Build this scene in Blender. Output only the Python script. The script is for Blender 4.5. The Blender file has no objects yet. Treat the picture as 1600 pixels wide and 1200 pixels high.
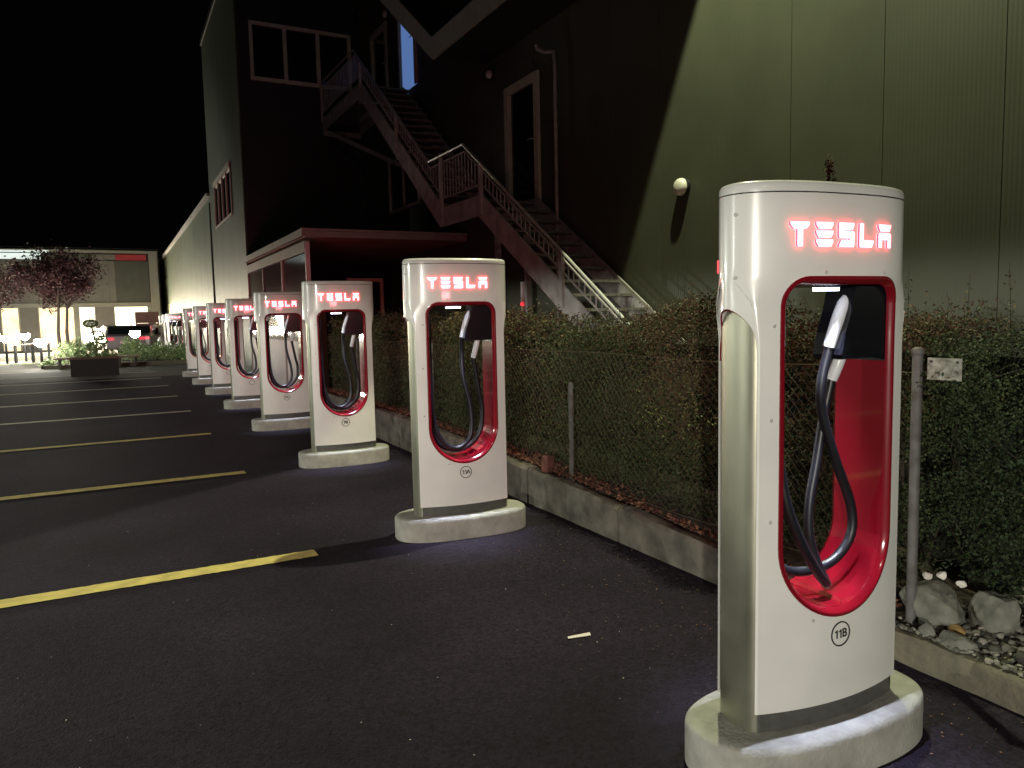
import bpy, math, random
import numpy as np
from mathutils import Vector, Matrix
S = bpy.context.scene
COL = S.collection
rnd = random.Random(7)
nr = np.random.default_rng(7)
PI = math.pi

# ------------------------------------------------------------------ camera, world, exposure
CF, CP, CR, CY = 1180.31, 0.0905, -0.0217, 0.4817
fw = Vector((math.sin(CY)*math.cos(CP), math.cos(CY)*math.cos(CP), -math.sin(CP)))
r0 = Vector((math.cos(CY), -math.sin(CY), 0)); u0 = r0.cross(fw)
rr = r0*math.cos(CR)+u0*math.sin(CR); uu = -r0*math.sin(CR)+u0*math.cos(CR)
cam_d = bpy.data.cameras.new("camera"); cam = bpy.data.objects.new("camera", cam_d); COL.objects.link(cam)
cam_d.sensor_width = 36; cam_d.lens = 36*CF/1600; cam_d.clip_start = .05; cam_d.clip_end = 1500
M = Matrix((rr, uu, -fw)).transposed().to_4x4(); M.translation = Vector((0, 0, 1.5)); cam.matrix_world = M
S.camera = cam
W = bpy.data.worlds.new("World"); S.world = W; W.use_nodes = True
bg = W.node_tree.nodes["Background"]; bg.inputs[0].default_value = (.35, .38, .5, 1); bg.inputs[1].default_value = .0016
S.view_settings.view_transform = 'Standard'; S.view_settings.look = 'None'
S.view_settings.exposure = 0; S.view_settings.gamma = 1; S.view_settings.use_curve_mapping = False
S.render.engine = 'CYCLES'
S.cycles.use_light_tree = True; S.cycles.max_bounces = 6; S.cycles.sample_clamp_indirect = 3

def lamp(name, kind, loc, power, color, size=.1, tgt=None, spot=None, blend=.1, parent=None):
    d = bpy.data.lights.new(name, kind); d.energy = power; d.color = color
    if kind == 'AREA': d.size = size
    else: d.shadow_soft_size = size
    if kind == 'SPOT': d.spot_size = spot; d.spot_blend = blend
    o = bpy.data.objects.new(name, d); COL.objects.link(o); o.location = loc
    if tgt is not None: o.rotation_euler = (Vector(tgt)-Vector(loc)).to_track_quat('-Z', 'Y').to_euler()
    if parent: o.parent = parent
    return o
# added high fill behind the photographer, added low spots for the charger row, floodlight up on the green wall, street lamps beyond the parking bays
lamp("high_fill", 'POINT', (-2.6, -9.5, 7.2), 240, (1, .93, .78), .14)  # added weak fill that lifts the stairs and window frames
lamp("low_row_spot", 'SPOT', (-7, -8.5, 2.5), 4700, (1, .955, .82), .12, (-7, -8.5, 0), math.radians(177), .03)  # added low spot for charger fronts, aimed down so upper walls stay dark
lamp("low_row_spot", 'SPOT', (-7.5, 5, 2.45), 800, (.96, 1, .86), .12, (-7.5, 5, 0), math.radians(177), .03)  # added low spot from the left, brightens the steel sides
lamp("low_row_spot", 'SPOT', (-8, 16, 2.5), 1300, (.96, 1, .86), .12, (-8, 16, 0), math.radians(177), .03)  # added low spot for the farther chargers
fl = (4.7, 5.13, 7.8)
lamp("wall_floodlight", 'SPOT', fl, 2050, (.96, 1, .62), .06, Vector(fl)+Vector((.13, -.5, -.85)), math.radians(112), .03)
lamp("street_light_far", 'SPOT', (-10, 33, 7.5), 1100, (.95, 1, .85), .2, (3, 30, 2), math.radians(75), .5)
lamp("road_light", 'SPOT', (-9, 38, 7.0), 1800, (1, .95, .8), .2, (-9, 40, 0), math.radians(130), .5)

# ------------------------------------------------------------------ materials
def mat(name, col, rough=.6, metal=0, emit=None, es=0, coat=0, nscale=0, namt=0, bump=0, bscale=40, col2=None, detail=6, spec=.5, trans=0, aniso=0):
    m = bpy.data.materials.new(name); m.use_nodes = True; nt = m.node_tree; b = nt.nodes["Principled BSDF"]
    b.inputs["Base Color"].default_value = (*col, 1); b.inputs["Roughness"].default_value = rough
    b.inputs["Metallic"].default_value = metal; b.inputs["Specular IOR Level"].default_value = spec
    if coat: b.inputs["Coat Weight"].default_value = coat; b.inputs["Coat Roughness"].default_value = .05
    if emit: b.inputs["Emission Color"].default_value = (*emit, 1); b.inputs["Emission Strength"].default_value = es
    if trans: b.inputs["Transmission Weight"].default_value = trans
    tc = nt.nodes.new("ShaderNodeTexCoord")
    if nscale:
        n = nt.nodes.new("ShaderNodeTexNoise"); n.inputs["Scale"].default_value = nscale; n.inputs["Detail"].default_value = detail
        nt.links.new(tc.outputs["Object"], n.inputs["Vector"])
        rp = nt.nodes.new("ShaderNodeValToRGB"); rp.color_ramp.elements[0].position = .3; rp.color_ramp.elements[1].position = .7
        c2 = col2 or tuple(c*(1-namt) for c in col)
        rp.color_ramp.elements[0].color = (*c2, 1); rp.color_ramp.elements[1].color = (*col, 1)
        nt.links.new(n.outputs["Fac"], rp.inputs["Fac"]); nt.links.new(rp.outputs["Color"], b.inputs["Base Color"])
    if bump:
        n = nt.nodes.new("ShaderNodeTexNoise"); n.inputs["Scale"].default_value = bscale; n.inputs["Detail"].default_value = 8
        nt.links.new(tc.outputs["Object"], n.inputs["Vector"])
        bp = nt.nodes.new("ShaderNodeBump"); bp.inputs["Strength"].default_value = bump; bp.inputs["Distance"].default_value = .01
        nt.links.new(n.outputs["Fac"], bp.inputs["Height"]); nt.links.new(bp.outputs["Normal"], b.inputs["Normal"])
    return m
def N(m, kind): return m.node_tree.nodes.new(kind)
def LK(m, a, b): m.node_tree.links.new(a, b)

WHITE = mat("white_paint", (.83, .82, .80), .28, coat=.6, nscale=4.5, namt=.09, spec=.5)
RED = mat("red_gloss", (.19, .004, .011), .16, coat=1)
BLACKG = mat("black_gloss", (.005, .005, .008), .25, coat=.3)
BLACK = mat("black_plastic", (.015, .015, .018), .5)
RUBBER = mat("cable_rubber", (.007, .007, .01), .42)
GREYP = mat("dark_grey_plinth", (.09, .09, .085), .5, nscale=30, namt=.3)
HANDLE = mat("grey_handle", (.72, .73, .78), .3, coat=.3)
INK = mat("black_print", (.02, .02, .02), .6)
SCREW = mat("screw_cover", (.5, .5, .48), .4)
LOGO = mat("logo_light", (.8, .1, .1), .4, emit=(1, .125, .16), es=11)
LOGOS = mat('logo_side', (.8, .1, .1), .4, emit=(1, .010, .02), es=10)
REDGLOW = mat("red_glow", (.6, .02, .02), .4, emit=(1, .02, .035), es=2.2)
STRIP = mat("led_strip", (.8, .8, .9), .4, emit=(.72, .78, 1), es=14)
STEEL = mat("brushed_steel", (.42, .41, .33), .32, 1)
nt = STEEL.node_tree; b = nt.nodes["Principled BSDF"]
tc = N(STEEL, "ShaderNodeTexCoord"); mp = N(STEEL, "ShaderNodeMapping"); mp.inputs["Scale"].default_value = (300, 300, 2)
ns = N(STEEL, "ShaderNodeTexNoise"); ns.inputs["Scale"].default_value = 3; LK(STEEL, tc.outputs["Object"], mp.inputs[0]); LK(STEEL, mp.outputs[0], ns.inputs["Vector"])
n2 = N(STEEL, "ShaderNodeTexNoise"); n2.inputs["Scale"].default_value = 4; LK(STEEL, tc.outputs["Object"], n2.inputs["Vector"])
mr = N(STEEL, "ShaderNodeMapRange"); mr.inputs[3].default_value = .28; mr.inputs[4].default_value = .6; LK(STEEL, n2.outputs["Fac"], mr.inputs[0]); LK(STEEL, mr.outputs[0], b.inputs["Roughness"])
bp = N(STEEL, "ShaderNodeBump"); bp.inputs["Strength"].default_value = .15; bp.inputs["Distance"].default_value = .002
LK(STEEL, ns.outputs["Fac"], bp.inputs["Height"]); LK(STEEL, bp.outputs[0], b.inputs["Normal"])
CONC = mat("pale_concrete", (.42, .41, .37), .9, nscale=11, namt=.35, bump=.45, bscale=70)
DCONC = mat("weathered_concrete", (.19, .175, .145), .9, nscale=6, col2=(.055, .052, .045), bump=.6, bscale=35)
KERB = mat("kerb_stone", (.20, .18, .13), .9, nscale=22, col2=(.14, .13, .10), bump=.7, bscale=50)
SOIL = mat("soil", (.045, .032, .022), 1, nscale=9, namt=.5, bump=1, bscale=25)
# asphalt: fine aggregate, patches and small bright chips
ASPH = mat("asphalt", (.024, .0178, .033), .8, spec=.15, nscale=.75, namt=.68, detail=10)
nt = ASPH.node_tree; b = nt.nodes["Principled BSDF"]
tc = N(ASPH, "ShaderNodeTexCoord"); vo = N(ASPH, "ShaderNodeTexVoronoi"); vo.inputs["Scale"].default_value = 95; LK(ASPH, tc.outputs["Object"], vo.inputs["Vector"])
na = N(ASPH, "ShaderNodeTexNoise"); na.inputs["Scale"].default_value = 160; na.inputs["Detail"].default_value = 4; LK(ASPH, tc.outputs["Object"], na.inputs["Vector"])
ad = N(ASPH, "ShaderNodeMath"); ad.operation = 'ADD'; LK(ASPH, vo.outputs["Distance"], ad.inputs[0]); LK(ASPH, na.outputs["Fac"], ad.inputs[1])
bp = N(ASPH, "ShaderNodeBump"); bp.inputs["Strength"].default_value = .55; bp.inputs["Distance"].default_value = .006
LK(ASPH, ad.outputs[0], bp.inputs["Height"]); LK(ASPH, bp.outputs[0], b.inputs["Normal"])
rp = [n for n in nt.nodes if n.type == 'VALTORGB'][0]
v2 = N(ASPH, "ShaderNodeTexVoronoi"); v2.inputs["Scale"].default_value = 70; LK(ASPH, tc.outputs["Object"], v2.inputs["Vector"])
cr = N(ASPH, "ShaderNodeValToRGB"); cr.color_ramp.elements[0].position = .0; cr.color_ramp.elements[0].color = (.45, .45, .45, 1); cr.color_ramp.elements[1].position = 1; cr.color_ramp.elements[1].color = (1.7, 1.6, 1.6, 1)
LK(ASPH, v2.outputs["Color"], cr.inputs[0])
mx = N(ASPH, "ShaderNodeMix"); mx.data_type = 'RGBA'; mx.blend_type = 'MULTIPLY'; mx.inputs[0].default_value = 1
LK(ASPH, rp.outputs[0], mx.inputs[6]); LK(ASPH, cr.outputs[0], mx.inputs[7]); LK(ASPH, mx.outputs[2], b.inputs["Base Color"])
PAINT = mat("yellow_line_paint", (.82, .66, .20), .7, nscale=9, col2=(.55, .44, .15), bump=.15, bscale=120)
PAINTW = mat("white_line_paint", (.8, .72, .55), .7, nscale=35, col2=(.5, .45, .36), bump=.4, bscale=120)
def ribbed(name, col, scale, rough=.5):
    m = mat(name, col, rough, nscale=1.3, namt=.22)
    tc = N(m, "ShaderNodeTexCoord"); mp = N(m, "ShaderNodeMapping")
    wv = N(m, "ShaderNodeTexWave"); wv.wave_type = 'BANDS'; wv.bands_direction = 'Y'; wv.inputs["Scale"].default_value = scale
    LK(m, tc.outputs["Object"], wv.inputs["Vector"])
    bp = N(m, "ShaderNodeBump"); bp.inputs["Strength"].default_value = .28; bp.inputs["Distance"].default_value = .004
    LK(m, wv.outputs["Fac"], bp.inputs["Height"]); LK(m, bp.outputs[0], m.node_tree.nodes["Principled BSDF"].inputs["Normal"])
    return m
GWALL = ribbed("green_metal_cladding", (.082, .088, .060), 9)
DWALL = mat("dark_cladding", (.022, .026, .023), .6, nscale=2, namt=.3)
FRAME = mat("cream_frame", (.55, .56, .46), .6, nscale=8, namt=.2)
GLASSD = mat("dark_glass", (.01, .012, .012), .06, spec=.8)
BLUEG = mat("blue_lit_glass", (.1, .15, .3), .3, emit=(.17, .32, .75), es=.48, nscale=3, namt=.2)
GALV = mat("galvanised_steel", (.48, .46, .45), .7, .1, nscale=5, col2=(.28, .26, .25))
RAIL = mat("bright_rail", (.6, .6, .57), .35, .3)  # paler on the lower handrails, colour stands in for reflected floodlight
TREAD = mat("tread_grating", (.26, .24, .22), .6, .3, nscale=25, namt=.6)
CANR = mat("canopy_soffit", (.5, .24, .19), .7, nscale=3, namt=.3)
CANF = mat("canopy_fascia", (.30, .27, .26), .6, nscale=5, namt=.2)
WPAN = mat("pale_panel", (.6, .56, .58), .5, nscale=2, namt=.2)
GLASS = mat("smoked_glass", (.10, .10, .10), .08, spec=.9, nscale=6, col2=(.02, .018, .02))
LAMPD = mat("lamp_diffuser", (.72, .72, .62), .35)
BARK = mat("bark", (.09, .065, .05), .9, nscale=20, namt=.5, bump=.6)
TWIG = mat("twig", (.035, .025, .016), .9)
CARP = mat("dark_car_paint", (.13, .11, .12), .3, coat=1)
TYRE = mat("tyre", (.02, .02, .02), .8)
RIM = mat("alloy_rim", (.5, .5, .5), .3, 1)
TAIL = mat("tail_light", (.4, .01, .01), .3, emit=(1, .05, .08), es=1.2)
WOOD = mat("bench_wood", (.36, .25, .19), .7, nscale=12, namt=.3)
PLANTER = mat("rusty_planter", (.015, .009, .008), .8, nscale=6, namt=.4)
ROCK = mat("boulder_rock", (.27, .27, .23), .9, nscale=9, col2=(.10, .105, .09), bump=1, bscale=22)
SIGNM = mat("weathered_sign", (.42, .41, .36), .7, nscale=38, col2=(.13, .125, .10))
FACU = mat("facade_panel", (.22, .22, .22), .6, nscale=1, namt=.3)
FACD = mat("facade_dark_panel", (.10, .11, .10), .6, nscale=2, namt=.2)
FACL = mat("facade_pilaster", (.34, .35, .33), .6, nscale=2, namt=.15)
def shopglow(name, c1, c2, st):
    m = mat(name, c1, .3); nt = m.node_tree; b = nt.nodes["Principled BSDF"]
    tc = N(m, "ShaderNodeTexCoord"); mp = N(m, "ShaderNodeMapping"); mp.inputs["Scale"].default_value = (2.2, 1, 3.2)
    n = N(m, "ShaderNodeTexVoronoi"); n.feature = 'F1'; n.distance = 'CHEBYCHEV'; n.inputs["Scale"].default_value = 1.2
    LK(m, tc.outputs["Object"], mp.inputs[0]); LK(m, mp.outputs[0], n.inputs["Vector"])
    r = N(m, "ShaderNodeValToRGB"); r.color_ramp.elements[0].color = (*c2, 1); r.color_ramp.elements[1].color = (*c1, 1); r.color_ramp.elements[0].position = .1; r.color_ramp.elements[1].position = .5
    LK(m, n.outputs["Color"], r.inputs[0]); LK(m, r.outputs[0], b.inputs["Emission Color"]); b.inputs["Emission Strength"].default_value = st
    return m
SHOP = shopglow("lit_shop_window", (1, .86, .58), (.85, .55, .26), 1.15)
SHOPW = shopglow("bright_shop_window", (1, .95, .75), (1, .85, .6), 1.6)
BULB = mat("bollard_glow", (1, 1, 1), .5, emit=(1, .97, .86), es=150)
BANDW = mat("band_light", (.8, .9, .9), .5, emit=(.82, .95, .92), es=.75)
BANDR = mat("band_red", (.18, .03, .035), .5, emit=(1, .05, .07), es=.09)
FLAKE = mat("pale_litter", (.75, .72, .66), .8)
# leaves coloured by a per-leaf random value on the mesh
def leafmat(name, stops, rough=.6, transl=.0):
    m = bpy.data.materials.new(name); m.use_nodes = True; b = m.node_tree.nodes["Principled BSDF"]; b.inputs["Roughness"].default_value = rough
    a = N(m, "ShaderNodeAttribute"); a.attribute_name = "tone"; r = N(m, "ShaderNodeValToRGB")
    el = r.color_ramp.elements; el[0].position = stops[0][0]; el[0].color = (*stops[0][1], 1); el[1].position = stops[-1][0]; el[1].color = (*stops[-1][1], 1)
    for p, c in stops[1:-1]: e = el.new(p); e.color = (*c, 1)
    LK(m, a.outputs["Fac"], r.inputs[0]); LK(m, r.outputs[0], b.inputs["Base Color"])
    return m
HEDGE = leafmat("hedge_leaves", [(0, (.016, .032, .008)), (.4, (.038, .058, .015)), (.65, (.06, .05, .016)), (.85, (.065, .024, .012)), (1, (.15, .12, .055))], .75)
LITTER = leafmat("fallen_leaves", [(0, (.12, .035, .025)), (.5, (.17, .07, .05)), (1, (.26, .15, .09))], .8)
REDL = leafmat("red_tree_leaves", [(0, (.03, .009, .012)), (.6, (.07, .018, .022)), (1, (.17, .085, .085))], .6)
GRNL = leafmat("bed_leaves", [(0, (.12, .18, .06)), (.6, (.34, .46, .2)), (1, (.6, .66, .4))], .6)
PEB = leafmat("pebbles", [(0, (.035, .035, .03)), (.5, (.13, .125, .105)), (1, (.32, .30, .26))], .85)

# ------------------------------------------------------------------ mesh helpers
class MB:
    def __init__(s): s.v = []; s.f = []
    def add(s, v, f):
        n = len(s.v); s.v += [tuple(p) for p in v]; s.f += [tuple(i+n for i in q) for q in f]; return s
    def box(s, x0, x1, y0, y1, z0, z1):
        v = [(x, y, z) for z in (z0, z1) for y in (y0, y1) for x in (x0, x1)]
        return s.add(v, [(0, 2, 3, 1), (4, 5, 7, 6), (0, 1, 5, 4), (2, 6, 7, 3), (0, 4, 6, 2), (1, 3, 7, 5)])
    def bar(s, a, b, w, h, up=(0, 0, 1)):
        a = Vector(a); b = Vector(b); d = (b-a).normalized(); sd = d.cross(Vector(up))
        if sd.length < 1e-4: sd = Vector((1, 0, 0))
        sd.normalize(); u = sd.cross(d)
        v = [p+sd*(i*w/2)+u*(j*h/2) for p in (a, b) for i, j in ((-1, -1), (1, -1), (1, 1), (-1, 1))]
        return s.add(v, [(0, 3, 2, 1), (4, 5, 6, 7), (0, 1, 5, 4), (1, 2, 6, 5), (2, 3, 7, 6), (3, 0, 4, 7)])
    def tube(s, pts, rad, n=8, cap=True):
        pts = [Vector(p) for p in pts]; k = len(pts); rads = rad if hasattr(rad, '__len__') else [rad]*k
        t0 = (pts[1]-pts[0]).normalized(); up = Vector((0, 0, 1)) if abs(t0.z) < .9 else Vector((0, 1, 0)); nn = t0.cross(up).normalized()
        vs = []; fs = []
        for i, p in enumerate(pts):
            t = (pts[min(i+1, k-1)]-pts[max(i-1, 0)]).normalized(); nn = (nn-t*nn.dot(t)).normalized(); bb = t.cross(nn)
            vs += [p+(nn*math.cos(2*PI*j/n)+bb*math.sin(2*PI*j/n))*rads[i] for j in range(n)]
        for i in range(k-1):
            for j in range(n): a = i*n+j; b = i*n+(j+1) % n; fs.append((a, b, b+n, a+n))
        if cap: fs.append(tuple(range(n-1, -1, -1))); fs.append(tuple((k-1)*n+j for j in range(n)))
        return s.add(vs, fs)
    def loft(s, rings, cap0=True, cap1=True, closed=True):
        n = len(rings[0]); vs = [p for r in rings for p in r]; fs = []
        for i in range(len(rings)-1):
            for j in range(n if closed else n-1): a = i*n+j; b = i*n+(j+1) % n; fs.append((a, b, b+n, a+n))
        if cap0: fs.append(tuple(range(n-1, -1, -1)))
        if cap1: fs.append(tuple((len(rings)-1)*n+j for j in range(n)))
        return s.add(vs, fs)
    def prism(s, poly, axis, a, b):
        def P(u, v, t): return (t, u, v) if axis == 'x' else (u, t, v) if axis == 'y' else (u, v, t)
        return s.loft([[P(u, v, a) for u, v in poly], [P(u, v, b) for u, v in poly]])
    def ball(s, c, r, sq=(1, 1, 1), n=12, m=8, j=0, seed=0):
        q = random.Random(seed); vs = []; rings = []
        for i in range(1, m):
            th = PI*i/m; rings.append([(c[0]+r*sq[0]*math.sin(th)*math.cos(2*PI*k/n)*(1+j*q.uniform(-1, 1)), c[1]+r*sq[1]*math.sin(th)*math.sin(2*PI*k/n)*(1+j*q.uniform(-1, 1)), c[2]+r*sq[2]*math.cos(th)*(1+j*q.uniform(-1, 1))) for k in range(n)])
        return s.loft(rings)
    def mesh(s, name, m, smooth=None):
        me = bpy.data.meshes.new(name); me.from_pydata(s.v, [], s.f); me.update()
        me.materials.append(m)
        import bmesh
        bm = bmesh.new(); bm.from_mesh(me); bmesh.ops.recalc_face_normals(bm, faces=bm.faces); bm.to_mesh(me); bm.free()
        if smooth is not None:
            me.polygons.foreach_set("use_smooth", [True]*len(me.polygons)); me.set_sharp_from_angle(angle=math.radians(smooth))
        return me
    def build(s, name, m, parent=None, smooth=None, loc=None, rot=None, bevel=0):
        o = bpy.data.objects.new(name, s.mesh(name, m, smooth)); COL.objects.link(o)
        if parent: o.parent = parent
        if loc: o.location = loc
        if rot: o.rotation_euler = rot
        if bevel:
            md = o.modifiers.new("bevel", 'BEVEL'); md.width = bevel; md.segments = 2; md.limit_method = 'ANGLE'
        return o
def inst(name, me, parent=None, loc=(0, 0, 0), rot=(0, 0, 0), scale=None):
    o = bpy.data.objects.new(name, me); COL.objects.link(o); o.parent = parent; o.location = loc; o.rotation_euler = rot
    if scale: o.scale = scale
    return o
def tag(o, label, cat, group=None):
    o['label'] = label; o['category'] = cat
    if group: o['group'] = group
    return o
def struct(o): o['kind'] = 'structure'; return o
def stuff(o): o['kind'] = 'stuff'; return o
def thing(name, label, cat, loc=(0, 0, 0), rz=0, group=None):
    o = bpy.data.objects.new(name, None); COL.objects.link(o); o.location = loc; o.rotation_euler = (0, 0, rz); o.empty_display_size = .2
    return tag(o, label, cat, group)
def spline(pts, n=8):
    P = [Vector(p) for p in pts]; P = [P[0]*2-P[1]]+P+[P[-1]*2-P[-2]]; out = []
    for i in range(1, len(P)-2):
        for k in range(n):
            t = k/n; a, b, c, d = P[i-1:i+3]
            out.append(.5*((2*b)+(c-a)*t+(2*a-5*b+4*c-d)*t*t+(3*b-a-3*c+d)*t**3))
    out.append(P[-2]); return out
def copy_tree(o, parent=None):
    c = o.copy(); COL.objects.link(c); c.parent = parent
    for ch in [x for x in bpy.data.objects if x.parent == o]: copy_tree(ch, c)
    return c

def leaves(name, m, pos, size, parent=None, tone=None, flat=0., aspect=.6, seed=1):
    """one quad-rhomb leaf per position; a real mesh joined as foliage"""
    g = np.random.default_rng(seed); n = len(pos); pos = np.asarray(pos, float)
    a = g.normal(size=(n, 3)); a[:, 2] *= (1-flat); a /= np.linalg.norm(a, axis=1)[:, None]
    b = g.normal(size=(n, 3)); b[:, 2] *= (1-flat); b -= (a*b).sum(1)[:, None]*a; b /= np.linalg.norm(b, axis=1)[:, None]
    s = (size*g.uniform(.55, 1.25, n))[:, None]; nm = np.cross(a, b)
    v = np.empty((n, 4, 3)); v[:, 0] = pos-a*s*.5; v[:, 1] = pos+b*s*.5*aspect+nm*s*.1; v[:, 2] = pos+a*s*.5; v[:, 3] = pos-b*s*.5*aspect+nm*s*.1
    me = bpy.data.meshes.new(name); me.vertices.add(n*4); me.vertices.foreach_set("co", v.ravel())
    me.loops.add(n*4); me.loops.foreach_set("vertex_index", np.arange(n*4)); me.polygons.add(n)
    me.polygons.foreach_set("loop_start", np.arange(n)*4); me.polygons.foreach_set("loop_total", np.full(n, 4)); me.update()
    t = me.attributes.new("tone", 'FLOAT', 'FACE'); t.data.foreach_set("value", (g.uniform(0, 1, n) if tone is None else np.clip(tone, 0, 1)).astype('f'))
    me.materials.append(m); o = bpy.data.objects.new(name, me); COL.objects.link(o); o.parent = parent; return stuff(o)

# ------------------------------------------------------------------ setting
g = MB().add([(-400, -200, 0), (400, -200, 0), (400, 500, 0), (-400, 500, 0)], [(0, 1, 2, 3)]).build("ground", ASPH); struct(g)
sky = MB()
ringv = []
for i in range(9):
    el = math.radians(-2+i*11.4)
    ringv.append([(700*math.cos(el)*math.cos(2*PI*k/32), 700*math.cos(el)*math.sin(2*PI*k/32), 700*math.sin(el)) for k in range(32)])
DX = [1.065, 3.006, 1.81]
LINE0 = 1.81+3.006
for j in range(9):
    y = LINE0+3.006*j
    x1 = 1.065; x0 = -3.6 if j > 2 else -5
    r = random.Random(j)
    me = MB(); n = 260
    xs = [x0+(x1-x0)*k/n for k in range(n+1)]
    a = [(x, y-.072+r.uniform(-.004, .004), .004) for x in xs]; b2 = [(x, y+.072+r.uniform(-.004, .004), .004) for x in xs]
    me.add(a+b2, [(k, k+1, n+2+k, n+1+k) for k in range(n)])
    o = struct(me.build("parking_line", PAINT if j < 3 else PAINTW))
for j, (x0, x1, y) in enumerate(((-9.5, -5.2, 20.0), (-9.5, -5.2, 17.0))):
    struct(MB().add([(x0, y-.05, .004), (x1, y-.05, .004), (x1, y+.05, .004), (x0, y+.05, .004)], [(0, 1, 2, 3)]).build("parking_line", PAINTW))
soil = MB(); n = 40
gv = []
for i in range(n+1):
    for j, x in enumerate((2.955, 3.02, 3.15, 3.6, 4.4, 5.81)):
        y = -3+i*.4
        gv.append((x, y, (.2 if y > 2.2 else .10)+.02*math.sin(y*3+x*5)+(.02 if 3 < x < 4 else 0)+rnd.uniform(-.01, .01)+(0.03*(y-3) if 3 < y < 6 else .09 if y >= 6 else 0)*.9))
soil.add(gv, [(i*6+j, i*6+j+1, i*6+j+7, i*6+j+6) for i in range(n) for j in range(5)])
struct(soil.build("planting_bed", SOIL, smooth=60))

# retaining wall of concrete blocks and kerb stones
rw = struct(bpy.data.objects.new("retaining_wall", None)); COL.objects.link(rw); rw.location = (2.85, 2.13, 0)
def block(y0, y1, x0, x1, z0t, z1t, m):
    k = 8; r = random.Random(int(y0*100)); front = []; rings = []
    for i in range(k+1):
        y = y0+(y1-y0)*i/k; zt = z0t+(z1t-z0t)*i/k; e = r.uniform(-.006, .006)
        rings.append([(x0+e, y, -.02), (x0+r.uniform(-.005, .005), y, zt*.55), (x0+e, y, zt-.02), (x0+.018, y, zt+r.uniform(-.006, .004)), (x1-.02, y, zt+r.uniform(-.008, .004)), (x1, y, zt-.02), (x1, y, -.02)])
    return [[(p[0]-2.85, p[1]-2.13, p[2]) for p in q] for q in rings]
ys = [2.15, 3.99, 5.22, 6.6, 8.3, 10.1, 12.5]
zs = [.145, .235, .285, .33, .36, .36, .36]
for i in range(6):
    MB().loft(block(ys[i]+.008, ys[i+1]-.008, 2.85, 2.97, zs[i], zs[i+1], 0)).build("concrete_block", DCONC, rw, 40)
for y0, y1 in ((1.12, 2.13), (.1, 1.105), (-.92, .085)):
    MB().loft(block(y0+.006, y1-.006, 2.86, 3.0, .125, .125, 0)).build("kerb_stone", KERB, rw, 40)

# ------------------------------------------------------------------ charging stall
TE, SG = .083, .058
def yf(u): return -(TE+SG*max(0, 1-(u/.345)**2))
def sstep(a, b, x): t = min(1, max(0, (x-a)/(b-a))); return t*t*(3-2*t)
HW, HD = .362, .148
def ysup(u): return -HD*max(0., 1-min(1, abs(u)/HW)**2.6)**(1/2.2)
def xsup(v): return HW*max(0., 1-min(1, abs(v)/HD)**2.2)**(1/2.6)
def hb(z): return sstep(1.49, 1.60, z)
def Wz(z): return .316+.012*sstep(1.41, 1.505, z)
def Bz(z): return .006+.028*sstep(1.41, 1.505, z)
def Rz(z): return .008+.040*hb(z)
def yz(u, z): h = hb(z); return yf(u)*(1-h)+ysup(u)*h
def opening(off=0., n=24):
    """closed contour of the opening, clockwise from top left, as (u, z)"""
    a = .237+off; zt = 1.588+off; rt = .075+off; zb = .515-off; rb = a; pts = []
    for cx, cz, r, t0, t1, q in ((a-rt, zt-rt, rt, 0, PI/2, 8), (-(a-rt), zt-rt, rt, PI/2, PI, 8)):
        pts += [(cx+r*math.cos(t0+(t1-t0)*k/q), cz+r*math.sin(t0+(t1-t0)*k/q)) for k in range(q+1)]
        if cx > 0: pts += [((a-rt)*(1-2*k/16), zt) for k in range(1, 16)]
    zc = zb+rb*1.0
    pts += [(-a, zt-rt-(zt-rt-zc)*k/8) for k in range(1, 8)]
    pts += [(-a*math.cos(PI*k/28), zc-rb*math.sin(PI*k/28)) for k in range(29)]
    pts += [(a, zc+(zt-rt-zc)*k/8) for k in range(1, 8)]
    return pts
def white_panel():
    c = (0, 1.02); top = 1.85; bot = .217
    inner = opening(.010); outer = []
    for (u, z) in inner:
        du, dz = u-c[0], z-c[1]; best = 9
        for k in range(3):   # march the ray out to the body outline
            pass
        t = 1.
        for _ in range(400):
            t += .01; uu_, zz_ = c[0]+du*t, c[1]+dz*t
            if zz_ > top or zz_ < bot or abs(uu_) > Wz(zz_)-Rz(zz_): break
        outer.append([uu_, zz_])
    # snap to the border and pull the nearest points into the four corners
    for p in outer:
        if p[1] >= top-.012: p[1] = top
        elif p[1] <= bot+.012: p[1] = bot
        else: p[0] = math.copysign(Wz(p[1])-Rz(p[1]), p[0])
    for su in (-1, 1):
        for zz in (top, bot):
            cu = su*(Wz(zz)-Rz(zz)); i = min(range(len(outer)), key=lambda i: (outer[i][0]-cu)**2+(outer[i][1]-zz)**2); outer[i] = [cu, zz]
    rings = []
    for k in range(9):
        t = k/8; rings.append([(a[0]+(b[0]-a[0])*t, yz(a[0]+(b[0]-a[0])*t, a[1]+(b[1]-a[1])*t), a[1]+(b[1]-a[1])*t) for a, b in zip(inner, outer)])
    for k in range(1, 6):
        ph = PI/2*k/5; q = []
        for u, z in outer:
            r = Rz(z); w = Wz(z)-r; h = hb(z); xe = Wz(z)*(1-h)+(HW-.004)*h; un = u*(1+(xe-w)*math.sin(ph)/w); yl = yf(Wz(z)-.008)+.008; q.append((un, (yf(u)+(yl-yf(w))*(1-math.cos(ph))*abs(u)/w)*(1-h)+ysup(un)*h, z))
        rings.append(q)
    lip = [(p[0], p[1]+.03, p[2]) for p in rings[0]]
    return [lip]+rings
def yedge(z): h = hb(z); return -((yf(Wz(z)-.008)+.008)*(1-h)+ysup(HW-.004)*h)
def mir(r): return [(-x, -y, z) for x, y, z in r]
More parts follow.
